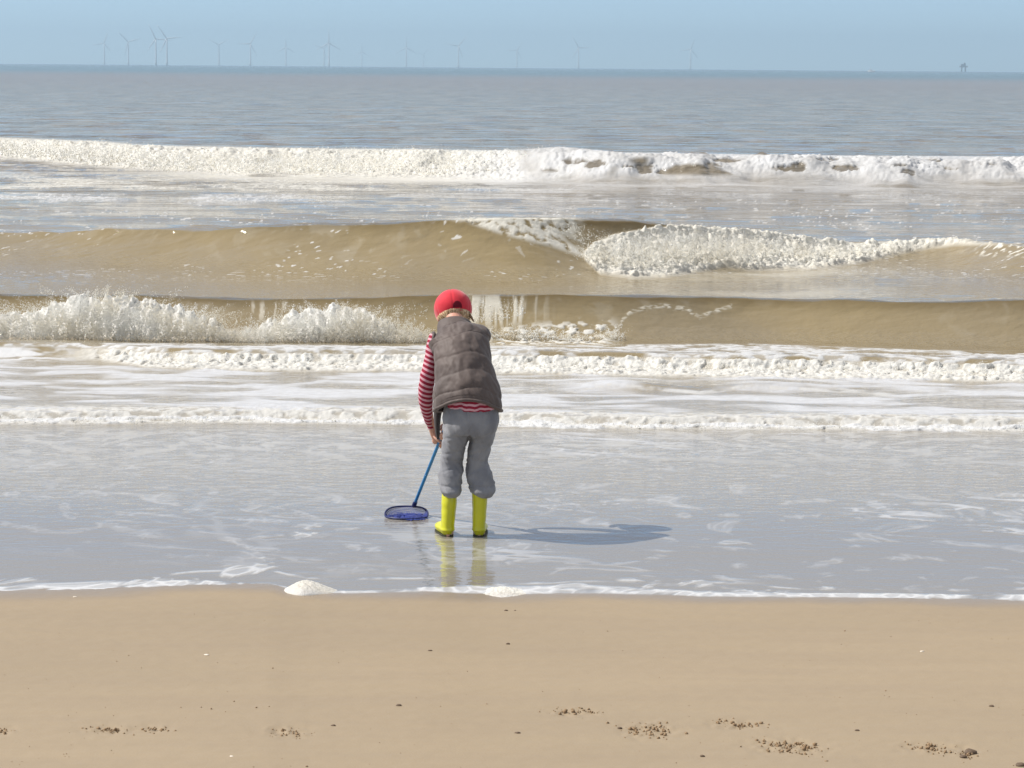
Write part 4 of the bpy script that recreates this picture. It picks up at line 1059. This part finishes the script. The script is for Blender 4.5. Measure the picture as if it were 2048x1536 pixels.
def boot(xs, foot, lab):
    mb = MB()
    c = [S((l + r) / 2, py, d) for py, l, r, d in xs]; ru = [(r - l) / 2 * CY / F for py, l, r, d in xs]
    cc = cr(np.concatenate([np.array(c), np.array(ru)[:, None]], 1), 4)
    mb.tube(cc[:, :3], cc[:, 3], cc[:, 3] * 1.25 + 0.006, 28)
    f = cr(foot, 4)             # x, y, z-centre, half width, half height
    mb.tube(f[:, :3], f[:, 3], f[:, 4], 24)
    mb.ball(f[0, :3], (f[0, 3], f[0, 3], f[0, 4]), 10); mb.ball(f[-1, :3], (f[-1, 3], f[-1, 3] * 1.1, f[-1, 4]), 10)
    V, Nn, Fc = mb.remeshed(0.0035, 5)
    V[:, 2] = np.maximum(V[:, 2], 0.006)
    V = V + Nn * (0.0016 * pn3(V * np.array([12, 12, 30]), 3) * (V[:, 2] > 0.03))[:, None]
    V = V + Nn * (0.002 * np.exp(-((V[:, 2] - 0.030) / 0.006) ** 2))[:, None]
    o = npmesh_poly('boot', V, Fc, BOOT, PER)
    if lab: o['label'] = lab
    # sole
    sm = MB(); dirn = f[-1, :2] - f[0, :2]; dl = np.linalg.norm(dirn); dirn = dirn / dl; nrm = np.array([-dirn[1], dirn[0]])
    s_ = np.linspace(-0.02, dl + 0.022, 24); w_ = np.interp(s_, f[:, 0] * 0 + np.linalg.norm(f[:, :2] - f[0, :2], axis=1), f[:, 3]) + 0.0005
    w_ = w_ * np.sqrt(np.clip(1 - np.clip((s_ - dl) / 0.026, 0, 1) ** 2, 0, 1)) * np.sqrt(np.clip(1 - np.clip(-s_ / 0.024, 0, 1) ** 2, 0, 1))
    ring = [np.append(f[0, :2] + dirn * a_ + nrm * b_, 0) for a_, b_ in zip(s_, w_)] + [np.append(f[0, :2] + dirn * a_ - nrm * b_, 0) for a_, b_ in zip(s_[::-1], w_[::-1])]
    ring = np.array(ring); k = len(ring)
    A = np.concatenate([ring + [0, 0, -0.006], ring + [0, 0, 0.007]])
    sm.add(A, [(i, (i + 1) % k, k + (i + 1) % k, k + i) for i in range(k)] + [tuple(range(k, 2 * k)), tuple(reversed(range(k)))])
    s2 = sm.build('sole', SOLE, o, smooth=False)
    return o
hl = S(889, 1074, 0.0); hr_ = S(959, 1076, 0.0)
boot([(984, 884, 913, 0), (1000, 883, 914, 0), (1025, 882.5, 912, 0), (1045, 882, 910, 0), (1060, 881, 909, 0.0)],
     [(hl[0] + 0.012, CY - 0.005, 0.030, 0.027, 0.030), (hl[0] + 0.002, CY + 0.04, 0.032, 0.029, 0.032), (hl[0] - 0.010, CY + 0.09, 0.027, 0.033, 0.027), (hl[0] - 0.018, CY + 0.14, 0.022, 0.030, 0.022)], 'boot in full sun, its toe turned out')
boot([(984, 943, 976, 0), (1000, 944, 975, 0), (1025, 944.5, 973, 0), (1045, 944.5, 971, 0), (1060, 945, 971, 0.0)],
     [(hr_[0] - 0.001, CY - 0.008, 0.030, 0.028, 0.030), (hr_[0] + 0.000, CY + 0.04, 0.032, 0.029, 0.032), (hr_[0] + 0.002, CY + 0.09, 0.027, 0.033, 0.027), (hr_[0] + 0.005, CY + 0.14, 0.022, 0.030, 0.022)], 'boot in the shade, pointing straight out to sea')

# ------------------------------------------------------------------ the fishing net
def net():
    HBl, _ = cloth('blue_plastic_handle', (0.035, 0.22, 0.48), (0.03, 0.19, 0.43), 10, 0.35, 40, 0.05, 0.0)
    RIM = mat('blue_rim', (0.015, 0.022, 0.10), 0.4); NT = mat('net_cord', (0.028, 0.050, 0.27), 0.6)
    t = empty('fishing_net', HB, label='blue hoop net on a light blue stick held by the child, resting on the water', cat='fishing net')
    inv = t.matrix_basis.inverted()
    mb = MB(); pts = [HA - hd * 0.13 + (HB - HA + hd * 0.13) * q for q in np.linspace(0, 1, 12)]; mb.tube(pts, 0.0076, n=16)
    mb.build('handle', HBl, t)
    mb = MB(); mb.tube([HB - hd * 0.035, HB - hd * 0.02, HB, HB + hd * 0.008], [0.0095, 0.011, 0.011, 0.008], n=14); mb.build('socket', RIM, t)
    ce = S(813, 1028, 0.54); rx = 0.1005; w = np.array([0, math.cos(R(14.5)), math.sin(R(14.5))]) * 0.10
    ang = np.linspace(0, 2 * np.pi, 65)
    ring = np.array([ce + np.array([rx, 0, 0]) * math.cos(a_) + w * math.sin(a_) + np.array([0, 0, 0.003 * math.sin(3 * a_)]) for a_ in ang]); ring[:, 2] = np.maximum(ring[:, 2], 0.006)
    mb = MB(); tv, _ = tube_v(ring, 0.0042, n=10, side=(0, 0.3, 1)); mb.add(tv, quads(65, 10, True).tolist()); mb.build('hoop', RIM, t)
    # bag: knotted mesh sagging below the hoop, bunched up at the right
    mb = MB(); rs = np.random.default_rng(5); nm, nr_ = 60, 13
    def bag(a_, s_):            # s 0 at the rim, 1 at the middle
        p = ce + np.array([rx, 0, 0]) * math.cos(a_) * (1 - s_) + w * math.sin(a_) * (1 - s_)
        sag = math.sin(min(s_, 1) * math.pi * 0.5) * 0.06
        p = p + np.array([0.035 * s_ * (1 - s_) * 2, 0, -sag])
        p[2] += 0.010 * math.sin(a_ * 5 + s_ * 9) * s_ * (1 - s_) * 2
        right = max(0, math.cos(a_ + 0.3)) ** 2
        p += np.array([0.018, -0.02, 0.026]) * right * s_ * (1 - s_) * 4 * (0.6 + 0.6 * math.sin(a_ * 13))
        p[2] = max(p[2], 0.004 + 0.003 + 0.003 * math.sin(a_ * 9 + s_ * 20))
        return p
    for i in range(nm):
        for sg in (-1, 1):
            pts = [bag(2 * math.pi * i / nm + sg * q * 0.9, q) for q in np.linspace(0, 0.93, 12)]; mb.tube(pts, 0.0011, n=3, cap=False)
    for s_ in np.linspace(0.05, 0.93, nr_):
        mb.tube([bag(a_, s_) for a_ in np.linspace(0, 2 * np.pi, 41)], 0.0011, n=3, cap=False)
    for i in range(90):         # loose folds hanging over the right half of the rim
        a0 = rs.uniform(-1.35, -0.35); p0 = bag(a0, 0.0); ln = rs.uniform(0.02, 0.045); dr = np.array([rs.normal() * 0.4 - 0.3, -rs.uniform(0.1, 0.6), -0.55]); dr /= np.linalg.norm(dr)
        pts = [p0 + dr * ln * q + np.array([0.004 * math.sin(7 * q + i), 0, 0]) for q in np.linspace(0, 1, 7)]
        for q in pts: q[2] = max(q[2], 0.003)
        mb.tube(pts, 0.0017, n=4, cap=False)
    mb.build('net_bag', NT, t)
net()
#@@B@@

# ------------------------------------------------------------------ haze
def haze():
    mb = MB(); mb.box((0, 9000, 110), (26000, 19000, 226))
    m = bpy.data.materials.new('haze'); m.use_nodes = True; n = m.node_tree; n.nodes.clear()
    o_ = n.nodes.new('ShaderNodeOutputMaterial'); v = n.nodes.new('ShaderNodeVolumePrincipled')
    v.inputs['Color'].default_value = (0.60, 0.82, 1.0, 1); v.inputs['Density'].default_value = 1.2e-4; v.inputs['Anisotropy'].default_value = 0.2
    n.links.new(v.outputs[0], o_.inputs['Volume'])
    o = mb.build('haze', m, smooth=False); tag(o, kind='stuff')
haze()
